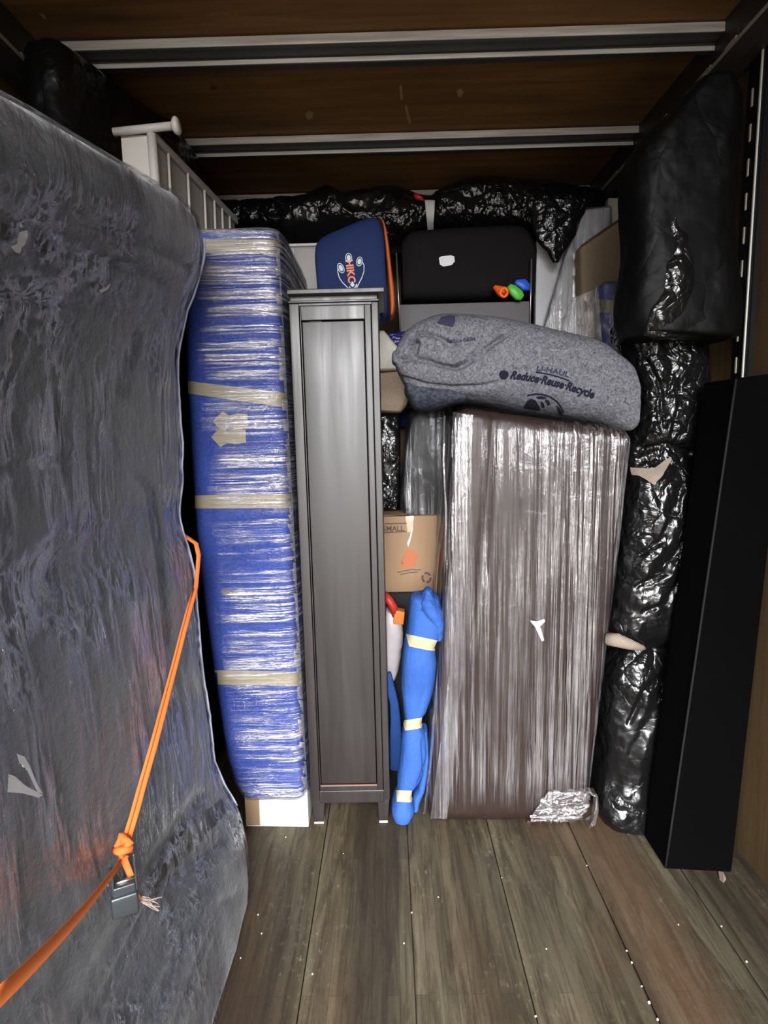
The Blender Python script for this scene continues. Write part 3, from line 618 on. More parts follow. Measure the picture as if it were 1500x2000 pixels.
emit('bunched_film', cr_d, film('bunched_corner_film','X',90,12,.10,.6,(.75,.70,.76),.14,.9,.9,4,(.3,.5),.3), bro, label='crinkled film bunched at the bottom corner')
lp = [P(1150,1545,Y=1.93),P(1163,1548,Y=1.925),P(1164,1575,Y=1.92),P(1158,1602,Y=1.92),P(1146,1610,Y=1.925)]
emit('film_loop', ribbon(lp, [.05]*5, [np.array([0,1,0])]*5, .0015), film('loose_film_loop','Z',60,6,.18,.5,(.8,.8,.8),.1,0,.5,3,(.3,.5),.4), bro, label='loose loop of clear film')
# ---------------------------------------------------------------- grey felt moving blanket folded over the brown piece
cols = [((772,684),(772,712),2.00,2.10),((790,650),(790,748),1.98,2.22),((815,628),(815,768),1.96,2.30),((850,613),(850,776),1.94,2.36),((900,611),(900,784),1.93,2.40),((960,615),(960,792),1.92,2.40),
 ((1030,628),(1030,806),1.915,2.40),((1100,645),(1100,818),1.91,2.38),((1165,664),(1165,830),1.905,2.34),((1208,690),(1205,838),1.90,2.12),((1238,714),(1233,839),1.90,2.0),((1250,742),(1242,834),1.90,1.97)]
BL = loft([prow(*a,*b,c,d,.25) for a,b,c,d in cols], 260, 300, 3.3, (.012,.008))
BL = displace(BL, lambda p, n: .008*nz(p,(6,6,6),7,3)+.002*nz(p,(40,40,40),1,2))
BL = displace(BL, creases([([(772,706),(800,700),(835,705),(865,714),(893,719),(922,704),(950,680),(975,660),(1000,648)],5,.032),([(795,672),(815,650),(850,655),(880,672),(905,688),(935,690)],4,.018),([(775,735),(830,752),(880,758),(940,756),(985,744)],5,.010),
  ([(850,665),(875,690),(905,700)],3,.007),([(800,662),(812,670),(806,690)],6,.028),([(880,712),(930,690),(980,652)],4,-.012),([(800,700),(850,706),(892,712)],4,-.010),([(1010,660),(1080,690),(1120,700)],9,.004)]))
fb = thing('felt_blanket', 'speckled grey felt moving blanket with dark print folded over the brown wrapped piece', 'blanket', (.42,2.1,1.47))
emit('folded_felt', BL, M_felt, fb)
tb_ = bvh(BL)
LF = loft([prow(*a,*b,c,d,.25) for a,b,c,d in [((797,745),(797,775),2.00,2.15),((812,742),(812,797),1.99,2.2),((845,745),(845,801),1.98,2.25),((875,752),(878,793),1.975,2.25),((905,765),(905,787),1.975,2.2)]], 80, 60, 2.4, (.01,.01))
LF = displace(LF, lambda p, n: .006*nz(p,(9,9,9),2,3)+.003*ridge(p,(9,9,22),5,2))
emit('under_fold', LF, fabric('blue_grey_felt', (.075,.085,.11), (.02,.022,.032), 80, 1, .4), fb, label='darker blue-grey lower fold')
ux = (19.5,4.6); uy = (2.0,-11.5)
def em(o, s_, ang, h, wf=1.0, up=None):
    c, s2 = math.cos(ang), math.sin(ang); return (o, (h*wf*c, h*wf*s2), (h*s2, -h*c))
def txt(s_, o, ang, h, wf, mt, bold=.03, shear=.2, arc=0):
    a = em(o, s_, ang, h, wf); d = textpx(tb_, s_, a[0], a[1], a[2], .002, bold, shear, arc)
    if len(d[1]): emit('printed_text', d, mt, fb, smooth=False)
txt('Reduce·Reuse·Recycle', (995,739), math.radians(13.5), 22, .84, M_ink, .045, .25, .25)
txt('U-HAUL', (1046,724), math.radians(11.5), 15, 1.2, M_ink_faint, .03, .1, .1)
emit('printed_line', strokes(tb_, [[(1046,727),(1060,729),(1075,732),(1090,736),(1104,741),(1112,744)]], 2.6, .002), M_ink, fb)
def disc(cx, cy, rx, ry, n=20, a0=0, a1=2*math.pi, irr=0): return [(cx+rx*math.cos(a0+(a1-a0)*i/n)*(1+irr*math.sin(i*5.3)), cy+ry*math.sin(a0+(a1-a0)*i/n)*(1+irr*math.cos(i*3.1))) for i in range(n)]
emit('printed_emblem', polypx(tb_, disc(984,732,9.5,9,18,irr=.06), .002), M_ink, fb)
emit('printed_globe', merge(strokes(tb_, [[(1030+8*0,772),(1045,769),(1060,770),(1075,775),(1088,784),(1096,795),(1101,806)]], 3.2, .002), polypx(tb_, [(1022,796),(1030,782),(1038,778),(1046,781),(1052,790),(1056,800),(1048,801),(1034,798)], .002), polypx(tb_, [(1046,775),(1056,773),(1068,776),(1066,779),(1052,779)], .002), polypx(tb_, [(1064,780),(1072,781),(1075,789),(1070,792)], .002), polypx(tb_, [(1056,783),(1062,786),(1064,796),(1058,795)], .002), polypx(tb_, [(1086,790),(1095,798),(1100,812),(1092,808)], .002)), M_ink, fb, smooth=False)
txt('Reduce·Reuse', (872,668), math.radians(-4), 11, .9, M_ink_faint, .03, .1, -.2)
emit('printed_emblem', polypx(tb_, [(853,632),(862,620),(878,616),(889,618),(889,630),(884,640),(872,637),(862,634)], .002), M_ink_faint, fb, smooth=False)
# ---------------------------------------------------------------- tall roll in black bags on the right
colm = thing('wrapped_rug_roll', 'tall roll wrapped in crumpled black plastic standing at the right wall', 'rug', (.95,2.1,0))
def bagpart(rows, nu, nv, pe, cap, amp, seed, mt, nm, par, fr=(7,7,7), cr=None, k_=.4, **k):
    d = loft([prow(*a,*b,c,e_,k_) for a,b,c,e_ in rows], nu, nv, pe, cap)
    d = displace(d, lambda p, n: amp*ridge(p, fr, seed, 4)+amp*.5*nz(p,(fr[0]*3,fr[1]*3,fr[2]*3),seed,2))
    if cr: d = displace(d, creases(cr))
    emit(nm, d, mt, par, **k); return d
U1 = bagpart([((1335,190),(1400,186),1.77,1.985),((1290,240),(1420,214),1.77,1.985),((1245,290),(1424,250),1.77,1.985),((1226,340),(1418,335),1.77,1.985),((1222,420),(1412,420),1.77,1.985),((1224,500),(1416,500),1.77,1.985),((1216,570),(1426,575),1.77,1.985),((1214,630),(1430,625),1.77,1.985),((1225,655),(1425,662),1.77,1.985)], 150, 170, 3.8, (.02,.006), .010, 3, M_bag_smooth, 'bag_upper', colm, (4,4,2.2),
  None, k_=.5, label='tauter upper black bag')
U2 = bagpart([((1216,610),(1380,600),1.955,2.195),((1212,660),(1376,660),1.945,2.195),((1228,720),(1374,720),1.940,2.195),((1240,790),(1374,790),1.940,2.195),((1236,850),(1366,850),1.935,2.185),((1226,895),(1352,890),1.965,2.155),((1228,930),(1350,930),1.935,2.175),((1220,1000),(1350,1000),1.915,2.175),((1208,1100),(1346,1100),1.905,2.165),((1198,1180),(1336,1180),1.905,2.155),((1190,1225),(1334,1225),1.915,2.135),((1200,1250),(1325,1250),1.955,2.115)], 150, 260, 3.0, (.01,.01), .012, 11, M_bag, 'bag_middle', colm, (8,8,6),
  [([(1240,880),(1300,872),(1355,885)],8,.02),([(1240,1090),(1290,1060),(1320,1000),(1335,940)],5,.012),([(1235,1150),(1300,1120),(1340,1050)],5,.012),([(1260,700),(1290,760),(1300,840)],5,.012),([(1320,720),(1330,790),(1310,860)],5,.010),([(1250,1200),(1300,1180),(1335,1120)],5,.01)], label='crumpled middle black bag')
U3 = bagpart([((1205,1255),(1318,1250),1.97,2.2),((1190,1290),(1345,1300),1.94,2.2),((1176,1400),(1342,1400),1.91,2.19),((1170,1500),(1330,1500),1.90,2.17),((1166,1570),(1318,1570),1.88,2.13),((1182,1605),(1312,1605),1.88,2.10),((1208,1626),(1290,1628),1.90,2.06)], 150, 170, 3.0, (.02,.006), .009, 21, M_bag, 'bag_lower', colm, (7,7,3.5),
  [([(1305,1310),(1270,1400),(1230,1480),(1190,1560)],12,.007),([(1305,1310),(1330,1400),(1310,1480)],9,.005),([(1300,1310),(1260,1350),(1225,1420)],5,.009),([(1310,1300),(1345,1340)],4,.01)], label='lower black bag gathered at its neck')
UF = loft([prow(1322,400,1330,400,1.775,1.80), prow(1306,440,1322,440,1.765,1.80), prow(1312,480,1352,470,1.76,1.80), prow(1296,520,1356,525,1.758,1.80), prow(1290,570,1350,575,1.758,1.80), prow(1268,620,1345,625,1.765,1.80), prow(1262,650,1330,655,1.78,1.82)], 60, 90, 2.2, (.01,.01))
emit('crinkled_fold', displace(UF, lambda p,n: .006*ridge(p,(16,16,9),6,3)), M_bag, colm)
M_cream = mat('cream_knit', (.62,.53,.44), .95); g_ = G(M_cream); k_ = g_.n('ShaderNodeTexWave'); g_.l(g_.co((1,1,1),(0,.9,0)), k_.inputs['Vector']); k_.inputs['Scale'].default_value = 70; g_.l(g_.bump(k_.outputs['Fac'],.6,.004), g_.b.inputs['Normal']); g_.l(g_.mix(k_.outputs['Fac'],(.22,.17,.13),(.48,.40,.33)), g_.b.inputs['Base Color'])
t2 = bvh(merge(U2,U3))
for pl in ([(1234,913),(1262,917),(1284,915),(1296,902),(1309,893),(1311,900),(1304,912),(1292,930),(1277,947),(1262,937),(1250,930),(1236,927)],):
    emit('rug_fabric', polypx(t2, pl, .007), M_cream, colm, label='cream woven rug showing through the bag')
rg = [P(1186,1248,Y=1.92),P(1205,1250,Y=1.90),P(1228,1258,Y=1.895),P(1250,1264,Y=1.92),P(1264,1266,Y=1.99)]
emit('rug_edge', displace(tube(rg, [.022,.024,.019,.012,.004], 16), lambda p,n: .003*nz(p,(30,30,30))), M_cream, colm, label='cream ribbed rug edge')
M_red = mat('red_plastic_tie', (.55,.02,.025), .4)
for a in ((1199,1240),(1326,1255)): emit('red_tie', displace(hexa([P(a[0]-7,a[1]-5,Y=1.93),P(a[0]+8,a[1]-3,Y=1.93),P(a[0]+8,a[1]+4,Y=1.93),P(a[0]-7,a[1]+3,Y=1.93)]+[P(a[0]-7,a[1]-5,Y=1.98),P(a[0]+8,a[1]-3,Y=1.98),P(a[0]+8,a[1]+4,Y=1.98),P(a[0]-7,a[1]+3,Y=1.98)],.004,(4,3,3)), lambda p,n:.002*nz(p,(90,90,90))), M_red, colm)
# ---------------------------------------------------------------- black slab against the right wall
bk_ = thing('black_headboard', 'plain black upholstered slab leaning against the right wooden wall', 'headboard', (.98,1.78,0))
HB = hexa([(1.012,1.712,1.575),(1.155,1.700,1.59),(1.086,1.692,.001),(.878,1.712,.001),(1.012,1.885,1.575),(1.155,1.88,1.59),(1.086,1.87,.001),(.878,1.868,.001)], .006, (14,10,40))
M_bvel = fabric('black_upholstery', (.0012,.0012,.0014), (.0008,.0008,.001), 200, .95, .2); M_bvel.node_tree.nodes['Principled BSDF'].inputs['Specular IOR Level'].default_value = .06; emit('upholstery', HB, M_bvel, bk_)
emit('edge_highlight', tube([(1.0125-.1335*f, 1.7105, 1.572-1.565*f) for f in np.linspace(0,1,12)], .0035, 8), mat('grey_edge_highlight',(.012,.012,.013),.7,spec=.2), bk_, label='highlight along the edge, as a thin dark grey strip')  # highlight on the slab's front edge, modelled as a grey strip
# ---------------------------------------------------------------- between the wardrobe and the brown piece

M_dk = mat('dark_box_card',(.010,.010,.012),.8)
TB = 2.39
def mbox(x0,x1,y0,y1,z0,z1,r=.004,seg=(6,6,6)): return hexa([(x0,y0,z1),(x1,y0,z1),(x1,y0,z0),(x0,y0,z0),(x0,y1,z1),(x1,y1,z1),(x1,y1,z0),(x0,y1,z0)], r, seg)
zb = P(760,1157,Y=TB)[2]; zt = P(800,1008,Y=TB)[2]
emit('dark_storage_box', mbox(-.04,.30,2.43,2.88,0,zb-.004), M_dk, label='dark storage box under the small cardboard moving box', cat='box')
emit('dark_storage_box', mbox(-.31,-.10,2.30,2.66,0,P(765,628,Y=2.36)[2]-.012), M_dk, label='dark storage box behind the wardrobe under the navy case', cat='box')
# small moving box
sbx = thing('cardboard_box', 'small brown cardboard moving box above the blue fabric roll', 'box', (.1,2.5,zb))
SBX = mbox(-.05,.236,TB,2.74,zb,zt,.004,(10,8,10))
emit('carton', SBX, M_card, sbx); ts = bvh(SBX)
emit('top_flap', hexa([(-.05,TB-.004,zt+.006),(.085,TB-.004,zt+.008),(.085,TB-.004,zt+.008),(-.05,TB-.004,zt+.002),(-.05,2.55,zt+.004),(.085,2.55,zt+.008),(.085,2.55,zt+.005),(-.05,2.55,zt+.0)],.001,(3,3,1)), M_card, sbx)
emit('top_flap', hexa([(.105,TB-.004,zt+.008),(.236,TB-.004,zt+.004),(.236,TB-.004,zt+.0),(.105,TB-.004,zt+.008),(.105,2.55,zt+.008),(.236,2.55,zt+.004),(.236,2.55,zt+.0),(.105,2.55,zt+.005)],.001,(3,3,1)), M_card, sbx)
M_pr = mat('box_print_brown',(.10,.062,.055),.85); M_pro = mat('box_print_orange',(.42,.13,.06),.85)
emit('printed_panel', strokes(ts, [[(751,1023),(794,1022)],[(751,1040),(794,1038)]], 2.2), M_pr, sbx)
emit('printed_text', textpx(ts,'SMALL',(747.5,1037.5),(14.5,-.3),(0,-14.5),.002,.03), M_pr, sbx, smooth=False)
emit('printed_house', merge(polypx(ts,[(791,1082),(797,1070),(804,1075),(815,1082),(817,1092),(806,1098),(790,1098),(784,1104),(784,1094)]), polypx(ts,[(784,1098),(812,1098),(812,1106),(785,1108)])), M_pro, sbx, smooth=False)
emit('printed_line', strokes(ts,[[(776,1118),(788,1115),(805,1112),(822,1113)],[(782,1122),(800,1118),(816,1117)]],1.8), M_pr, sbx)
emit('printed_recycling_mark', merge(*[strokes(ts,[[(833+8*math.cos(a+q),1128+9*math.sin(a+q)) for a in np.linspace(0,1.6,7)]],4) for q in (0,2.09,4.19)]), M_pr, sbx)
emit('clear_tape', drape(ts,[(792,1009),(808,1008),(806,1038),(796,1040)],3,6,.0015), mat('clear_tape',(.42,.34,.22),.2,spec=.7), sbx)
emit('white_scrape', polypx(ts,[(805,1028),(807,1030),(802,1055),(797,1069),(795,1060),(800,1048)]), M_torn, sbx)
# black wrapped piece standing on it
BW = displace(loft([prow(812,800,876,792,2.44,2.62), prow(800,815,880,800,2.43,2.62), prow(792,860,884,860,2.425,2.62), prow(787,930,880,930,2.42,2.62), prow(783,985,874,1000,2.42,2.62), prow(784,1001,870,1004,2.42,2.62)],80,80,4,(.01,.004)), lambda p,n: .004*ridge(p,(20,20,2),4,3))
bwt = thing('wrapped_black_case', 'black case in shiny film on top of the small cardboard box', 'case', (.15,2.5,zt))
emit('case_body', BW, M_black, bwt)
emit('stretch_film', displace(offset(BW,.004), lambda p,n: .003*ridge(p,(40,40,2),6,2)), film('film_on_black','Z',110,1.6,.03,.6,(.7,.7,.75),.12,0,.9,3.0,(.42,.6),.35), bwt)
# crumpled bag and soft goods stacked in the gap
def softloft(name, rows, mt, label, cat, amp=.004, fr=(14,14,14), pe=3.5, cap=(.01,.01), nu=64, nv=60, kind=None, seed=3, cr=None):
    d = loft([prow(*r) for r in rows], nu, nv, pe, cap); d = displace(d, lambda p,n: amp*ridge(p,fr,seed,3))
    if cr: d = displace(d, creases(cr))
    return emit(name, d, mt, label=label, cat=cat), d
softloft('crumpled_bag', [(735,814,778,816,2.50,2.60),(735,860,779,862,2.49,2.62),(735,930,779,930,2.49,2.62),(735,990,778,992,2.50,2.60)], plastic_bag('bronze_tinted_bag',1.6,1.3,.22), 'small crumpled dark plastic bag wedged beside the wardrobe edge', 'bag', .010, (20,20,20))
softloft('canvas_pouch', [(728,735,792,730,2.44,2.66),(728,760,797,758,2.43,2.66),(730,790,794,790,2.43,2.66),(732,800,786,803,2.44,2.66)], fabric('tan_canvas',(.50,.39,.29),(.38,.29,.21),120), 'tan canvas pouch poking out right of the wardrobe', 'pouch', .003, pe=5)
softloft('cream_cushion', [(728,655,752,650,2.46,2.58),(728,672,772,674,2.45,2.59),(728,700,800,698,2.44,2.59),(730,722,797,720,2.44,2.59)], fabric('cream_fabric',(.72,.68,.60),(.6,.56,.50),100), 'cream cushion corner above the tan canvas pouch', 'cushion', .002, pe=5)
M_bp = plastic_bag('deep_blue_plastic',1.4,.8,.25); M_bp.node_tree.nodes['Principled BSDF'].inputs['Base Color'].default_value = (.018,.018,.13,1)
softloft('blue_plastic_bundle', [(755,655,800,652,2.61,2.65),(752,668,805,668,2.605,2.65),(757,682,805,684,2.61,2.65)], M_bp, 'shiny deep blue plastic peeking out above the cream cushion', 'plastic', .008, (22,22,22))
softloft('dark_blue_cloth', [(750,805,806,802,2.72,2.86),(748,818,806,818,2.72,2.86),(750,830,806,832,2.72,2.86)], fabric('dark_blue_cloth',(.015,.018,.07),(.008,.009,.03)), 'dark blue cloth below the tan canvas pouch', 'cloth', .006)
# medium moving box, mostly hidden
zm0 = P(790,905,Y=2.9)[2]; zm1 = P(790,820,Y=2.9)[2]
mbt = thing('cardboard_box', 'taller cardboard moving box behind the film-wrapped black case', 'box', (.3,3.1,0))
MB_ = hexa([P(776,818,Y=2.9),P(960,815,Y=2.9),P(960,1300,Y=2.9)*[1,1,0],P(790,1300,Y=2.9)*[1,1,0]]+[p+np.array([0,.35,0]) for p in (P(776,818,Y=2.9),P(960,815,Y=2.9),P(960,1300,Y=2.9)*[1,1,0],P(790,1300,Y=2.9)*[1,1,0])],.004,(8,6,12))
emit('carton', MB_, M_card, mbt); tm = bvh(MB_)
emit('printed_panel', strokes(tm,[[(785,824),(840,824)]],2), M_pr, mbt); emit('printed_text', textpx(tm,'M',(787,838),(13,0),(0,-13),.002,.03), M_pr, mbt, smooth=False)
# jug with orange cap
jg = thing('white_jug', 'white plastic jug with orange cap between wardrobe and blue roll', 'jug', P(768,1330,Y=2.36))
emit('jug_body', displace(loft([prow(752,1193,782,1197,2.31,2.42), prow(750,1215,786,1222,2.30,2.42), prow(750,1245,787,1248,2.30,2.42), prow(750,1290,781,1290,2.30,2.42), prow(752,1315,774,1318,2.31,2.41), prow(754,1335,763,1338,2.32,2.40)],48,60,3,(.005,.004)), lambda p,n:.003*ridge(p,(24,24,24),2,2)), mat('milky_plastic',(.66,.60,.62),.5), jg)
emit('handle', tube([P(752,1160,Y=2.31),P(760,1172,Y=2.30),P(768,1185,Y=2.30),P(772,1204,Y=2.305)],[.012,.017,.018,.012],14), mat('red_handle',(.55,.03,.02),.5), jg)
cp = [P(770,1192,Y=2.29),P(791,1196,Y=2.29),P(788,1221,Y=2.29),P(768,1219,Y=2.29)]
emit('cap', hexa(cp+[p+np.array([0,.05,0]) for p in cp],.004,(4,4,4)), mat('orange_cap',(.85,.23,.03),.5), jg)
# blue fabric roll
rl = thing('blue_fabric_roll', 'bright blue fabric roll bound with tan tape standing beside the wardrobe', 'roll', P(785,1603,Z=0)*[1,1,0]+np.array([0,.08,0]))
RL = loft([prow(803,1168,858,1170,1.96,2.09), prow(800,1195,864,1200,1.93,2.10), prow(797,1230,862,1238,1.92,2.09), prow(791,1258,850,1260,1.93,2.08), prow(786,1300,852,1300,1.93,2.09), prow(785,1345,845,1350,1.96,2.11), prow(789,1385,833,1385,1.965,2.09), prow(791,1408,822,1408,1.97,2.07), prow(786,1435,830,1435,1.95,2.09), prow(782,1480,832,1480,1.94,2.09), prow(777,1520,820,1520,1.94,2.08), prow(776,1545,803,1545,1.945,2.05), prow(770,1560,804,1560,1.93,2.06), prow(765,1580,809,1582,1.92,2.06), prow(768,1594,803,1596,1.925,2.05)],100,240,2.6,(.012,.006))
RL = displace(RL, lambda p,n:.0022*ridge(p,(24,24,6),5,3)); RL = displace(RL, creases([([(840,1160),(835,1185),(820,1190)],3,.010),([(862,1225),(840,1205),(830,1190)],3,.010),([(826,1300),(828,1350),(815,1400)],5,.004),([(825,1440),(828,1500),(815,1540)],3,.006)]))
M_royal = fabric('royal_blue_cloth',(.040,.115,.40),(.030,.088,.31),160,.7,.2); emit('cloth', RL, M_royal, rl); trl = bvh(RL)
pk = displace(loft([prow(830,1154,842,1153,1.97,2.03), prow(822,1175,848,1172,1.94,2.05), prow(824,1190,862,1192,1.92,2.07), prow(842,1215,866,1218,1.93,2.05), prow(850,1244,862,1246,1.95,2.03)],48,60,2.4,(.004,.004)), lambda p,n:.006*ridge(p,(26,26,18),3,3))
emit('gathered_top', pk, M_royal, rl)
emit('side_fold', displace(loft([prow(824,1425,834,1425,2.0,2.08), prow(826,1480,838,1480,2.0,2.09), prow(816,1535,830,1538,2.0,2.08), prow(806,1560,822,1562,2.0,2.07), prow(806,1578,816,1580,2.0,2.06)],32,60,2.4,(.004,.004)), lambda p,n:.003*ridge(p,(20,20,10),3,2)), M_royal, rl)
for q in ([(794,1238),(862,1252),(850,1272),(800,1262)], [(788,1407),(826,1400),(822,1422),(792,1427)], [(775,1543),(806,1543),(803,1567),(776,1566)]):
    emit('packing_tape', drape(trl, q, 16, 5, .0025), mat('cream_tape',(.50,.43,.26),.4), rl)
softloft('blue_fabric_strip', [(752,1322,764,1316,2.275,2.3),(756,1350,772,1348,2.275,2.3),(762,1378,779,1378,2.275,2.3),(762,1450,785,1450,2.275,2.31),(762,1500,788,1500,2.275,2.31)], M_royal, 'narrow blue cloth behind the blue roll at the wardrobe foot', 'cloth', .002)
# ---------------------------------------------------------------- on and above: case, roll, board, monitor-like box
ns = thing('navy_case', 'navy blue padded case with orange side and stitched emblem above the wardrobe', 'case', (-.15,2.4,P(765,628,Y=2.36)[2]))
NV = loft([prow(617,500,628,626,2.31,2.46), prow(620,480,630,630,2.30,2.47), prow(636,464,642,630,2.295,2.47), prow(670,449,672,630,2.29,2.47), prow(705,434,708,630,2.29,2.47), prow(730,428,738,630,2.29,2.47), prow(742,436,752,628,2.295,2.465), prow(748,452,757,620,2.30,2.46)],90,100,5,(.004,.004))
M_nv = fabric('navy_nylon',(.016,.030,.105),(.012,.024,.088),260,.7,.15); emit('shell', NV, M_nv, ns); tn = bvh(NV)
emit('orange_side', loft([prow(738,428,744,432,2.33,2.44), prow(746,440,752,442,2.32,2.45), prow(750,470,759,474,2.31,2.45), prow(755,520,765,524,2.305,2.45), prow(759,570,771,572,2.30,2.45), prow(761,600,772,602,2.30,2.45), prow(762,618,769,616,2.31,2.44)],40,60,3,(.003,.006)), mat('rust_orange_nylon',(.50,.10,.022),.65), ns)
M_wl = mat('white_embroidery',(.62,.70,.76),.7); M_sal = mat('salmon_embroidery',(.80,.25,.15),.7)
emit('embroidered_letters', textpx(tn,'HIKC',(675,508),(2.7,19.5),(19.5,-2.3),.0025,.035), M_sal, ns, smooth=False)
leaf = lambda cx,cy,a,b,th: [(cx+a*math.cos(t)*math.cos(th)-b*math.sin(t)*math.sin(th), cy+a*math.cos(t)*math.sin(th)+b*math.sin(t)*math.cos(th)) for t in np.linspace(0,2*math.pi,14)[:-1]]
for lf in (leaf(666,524,10,5.5,1.15), leaf(681,504,9,6,1.5), leaf(702,511,9,5.5,1.75)):
    emit('embroidered_leaf', merge(polypx(tn, [tuple(np.mean(lf,axis=0)*.35+np.array(p)*.65) for p in lf]), strokes(tn, [lf], 1.4, closed=True)), M_wl, ns, smooth=False)
emit('embroidered_loop', strokes(tn,[[(660,520),(660,532),(663,543),(669,552),(677,560),(683,566),(690,568),(697,562),(702,552),(707,542),(711,530),(711,518),(707,511)]],1.6), M_wl, ns)
emit('embroidered_petal', merge(polypx(tn,[(688,549),(693,557),(689,561),(684,557)]), strokes(tn,[[(682,560),(688,566),(695,560),(697,555)]],2.4)), M_wl, ns, smooth=False)
# white cabinet behind
wc = thing('white_cabinet', 'pale grey-white cabinet standing behind the navy case', 'cabinet', (-.35,2.95,0))
a = P(548,478,Y=2.75); b = P(690,474,Y=2.75)
M_wc = mat('grey_white_laminate',(.50,.47,.45),.5)
emit('carcass', mbox(a[0],b[0],2.75,3.15,0,a[2]-.012), M_wc, wc); emit('top_board', mbox(a[0]-.01,b[0]+.01,2.735,3.16,a[2]-.012,a[2]), mat('white_top',(.8,.8,.78),.4), wc)
emit('door', mbox(P(578,500,Y=2.74)[0],b[0]-.01,2.738,2.75,.1,a[2]-.02), M_wc, wc)
emit('side_stile', mbox(a[0]+.005,P(575,500,Y=2.74)[0],2.742,2.75,.1,a[2]-.02), M_white, wc)
# long black bundle under the roof
RB = loft([prow(*r,.4) for r in [(430,398,432,440,2.92,3.12),(470,400,472,455,2.9,3.14),(540,396,540,470,2.86,3.2),(600,393,600,472,2.84,3.22),(628,380,628,470,2.84,3.22),(648,376,648,466,2.83,3.22),(672,388,672,466,2.83,3.22),(720,378,720,468,2.83,3.22),(760,374,760,480,2.83,3.22),(800,384,800,478,2.84,3.22),(838,396,838,458,2.86,3.2),(860,378,860,460,2.84,3.22),(900,364,900,458,2.83,3.22),(950,358,950,458,2.83,3.22),(1000,360,1000,466,2.83,3.22),(1040,362,1040,484,2.83,3.22),(1084,366,1084,512,2.83,3.2),(1112,372,1112,486,2.84,3.2),(1135,378,1135,440,2.85,3.18),(1165,386,1165,408,2.9,3.14),(1185,392,1185,402,2.94,3.1)]],110,420,2.8,(.01,.01))
RB = displace(RB, lambda p,n: .014*ridge(p,(7,7,9),13,4)+.004*nz(p,(22,22,22),3,2))
rb = thing('black_wrapped_bundle', 'long bundle in crumpled black plastic lying across the top under the roof', 'bundle', (0,3.0,2.3))
emit('plastic_wrap', RB, M_bag, rb); trb = bvh(RB)
emit('white_band', drape(trb,[(829,392),(850,392),(846,460),(836,460)],5,16,.004), mat('white_band',(.6,.6,.58),.5), rb, label='white band round the bundle')
FLP = loft([prow(1030,395,1150,392,2.60,2.66),prow(1040,430,1136,428,2.60,2.66),prow(1050,462,1122,460,2.605,2.655),prow(1068,490,1104,488,2.61,2.65),prow(1082,510,1090,510,2.62,2.64)],60,60,2.4,(.01,.004))
emit('hanging_flap', displace(FLP, lambda p,n:.008*ridge(p,(12,12,12),6,3)), M_bag, rb)
emit('red_tie', displace(tube([P(808,381,Y=2.84),P(815,384,Y=2.82),P(822,388,Y=2.82),P(828,391,Y=2.84)],[.006,.013,.010,.003],10), lambda p,n:.003*nz(p,(60,60,60))), M_red, rb)
# black box with grey lower panel
Ym = 2.66
tvb = thing('black_cabinet_box', 'black box with rounded top, white sticker and grey lower panel above the felt blanket', 'box', (.33,2.8,P(900,655,Y=Ym)[2]))
TV = loft([prow(784,478,786,592,Ym+.03,2.95), prow(800,462,800,592,Ym+.02,2.96), prow(850,455,850,592,Ym+.015,2.96), prow(930,450,930,590,Ym+.015,2.96), prow(1000,448,1000,588,Ym+.015,2.96), prow(1016,452,1016,588,Ym+.02,2.96), prow(1034,470,1032,588,Ym+.03,2.95), prow(1040,486,1036,588,Ym+.04,2.94)],90,80,6,(.003,.003))
emit('body', TV, fabric('soft_black_body',(.010,.009,.009),(.007,.006,.006),150,.8,.2), tvb); ttv = bvh(TV)
emit('sticker', polypx(ttv,[(857,504),(862,501),(880,499),(887,501),(888,511),(882,518),(866,521),(859,517)],.003), mat('white_sticker',(.85,.84,.86),.6), tvb)
emit('lower_panel', quadbox((779,595),(1034,588),(1034,650),(784,655),Ym-.01,.27,.003), mat('dark_grey_panel',(.105,.095,.10),.6), tvb)
for xa, ya, xb, yb_ in ((774,494,782,655),(1038,505,1035,655)):
    emit('side_trim', tube([P(xa,ya,Y=Ym-.005),P((xa+xb)/2,(ya+yb_)/2,Y=Ym-.007),P(xb,yb_,Y=Ym-.005)],.0035,8), mat('silver_trim',(.5,.48,.46),.3,.8), tvb)
zs_ = P(900,657,Y=Ym)[2]
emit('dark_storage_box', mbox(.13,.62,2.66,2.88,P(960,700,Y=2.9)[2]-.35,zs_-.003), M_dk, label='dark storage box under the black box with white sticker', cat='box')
# three bright toys on the ledge
def extr(poly, Y, d, r=0): 
    f = [P(*p,Y=Y) for p in poly]; n = len(f); c0 = np.mean(f,axis=0); 
    ringz = []
    for k, (s_, dy) in enumerate(((.0,-.004),(.82,-.004),(.95,-.001),(1.0,.004),(1.0,d-.004),(.95,d))): ringz.append([c0+(p-c0)*s_+np.array([0,dy,0]) for p in f])
    V = [p for rg_ in ringz for p in rg_]; m = len(ringz)
    return np.array(V), [(i*n+k,i*n+(k+1)%n,(i+1)*n+(k+1)%n,(i+1)*n+k) for i in range(m-1) for k in range(n)]+[tuple((m-1)*n+k for k in range(n))]
Yt = Ym-.045
ot = thing('orange_toy_nozzle', 'small orange plastic cone with a ring, left of the green piece', 'toy', P(978,582,Y=Yt))
M_ot = mat('orange_toy_plastic',(.95,.14,.01),.35)
emit('cone', tube([P(963,563,Y=Yt+.01),P(966,561,Y=Yt+.01),P(976,567,Y=Yt+.005),P(982,572,Y=Yt)],[.004,.010,.020,.022],16), M_ot, ot)
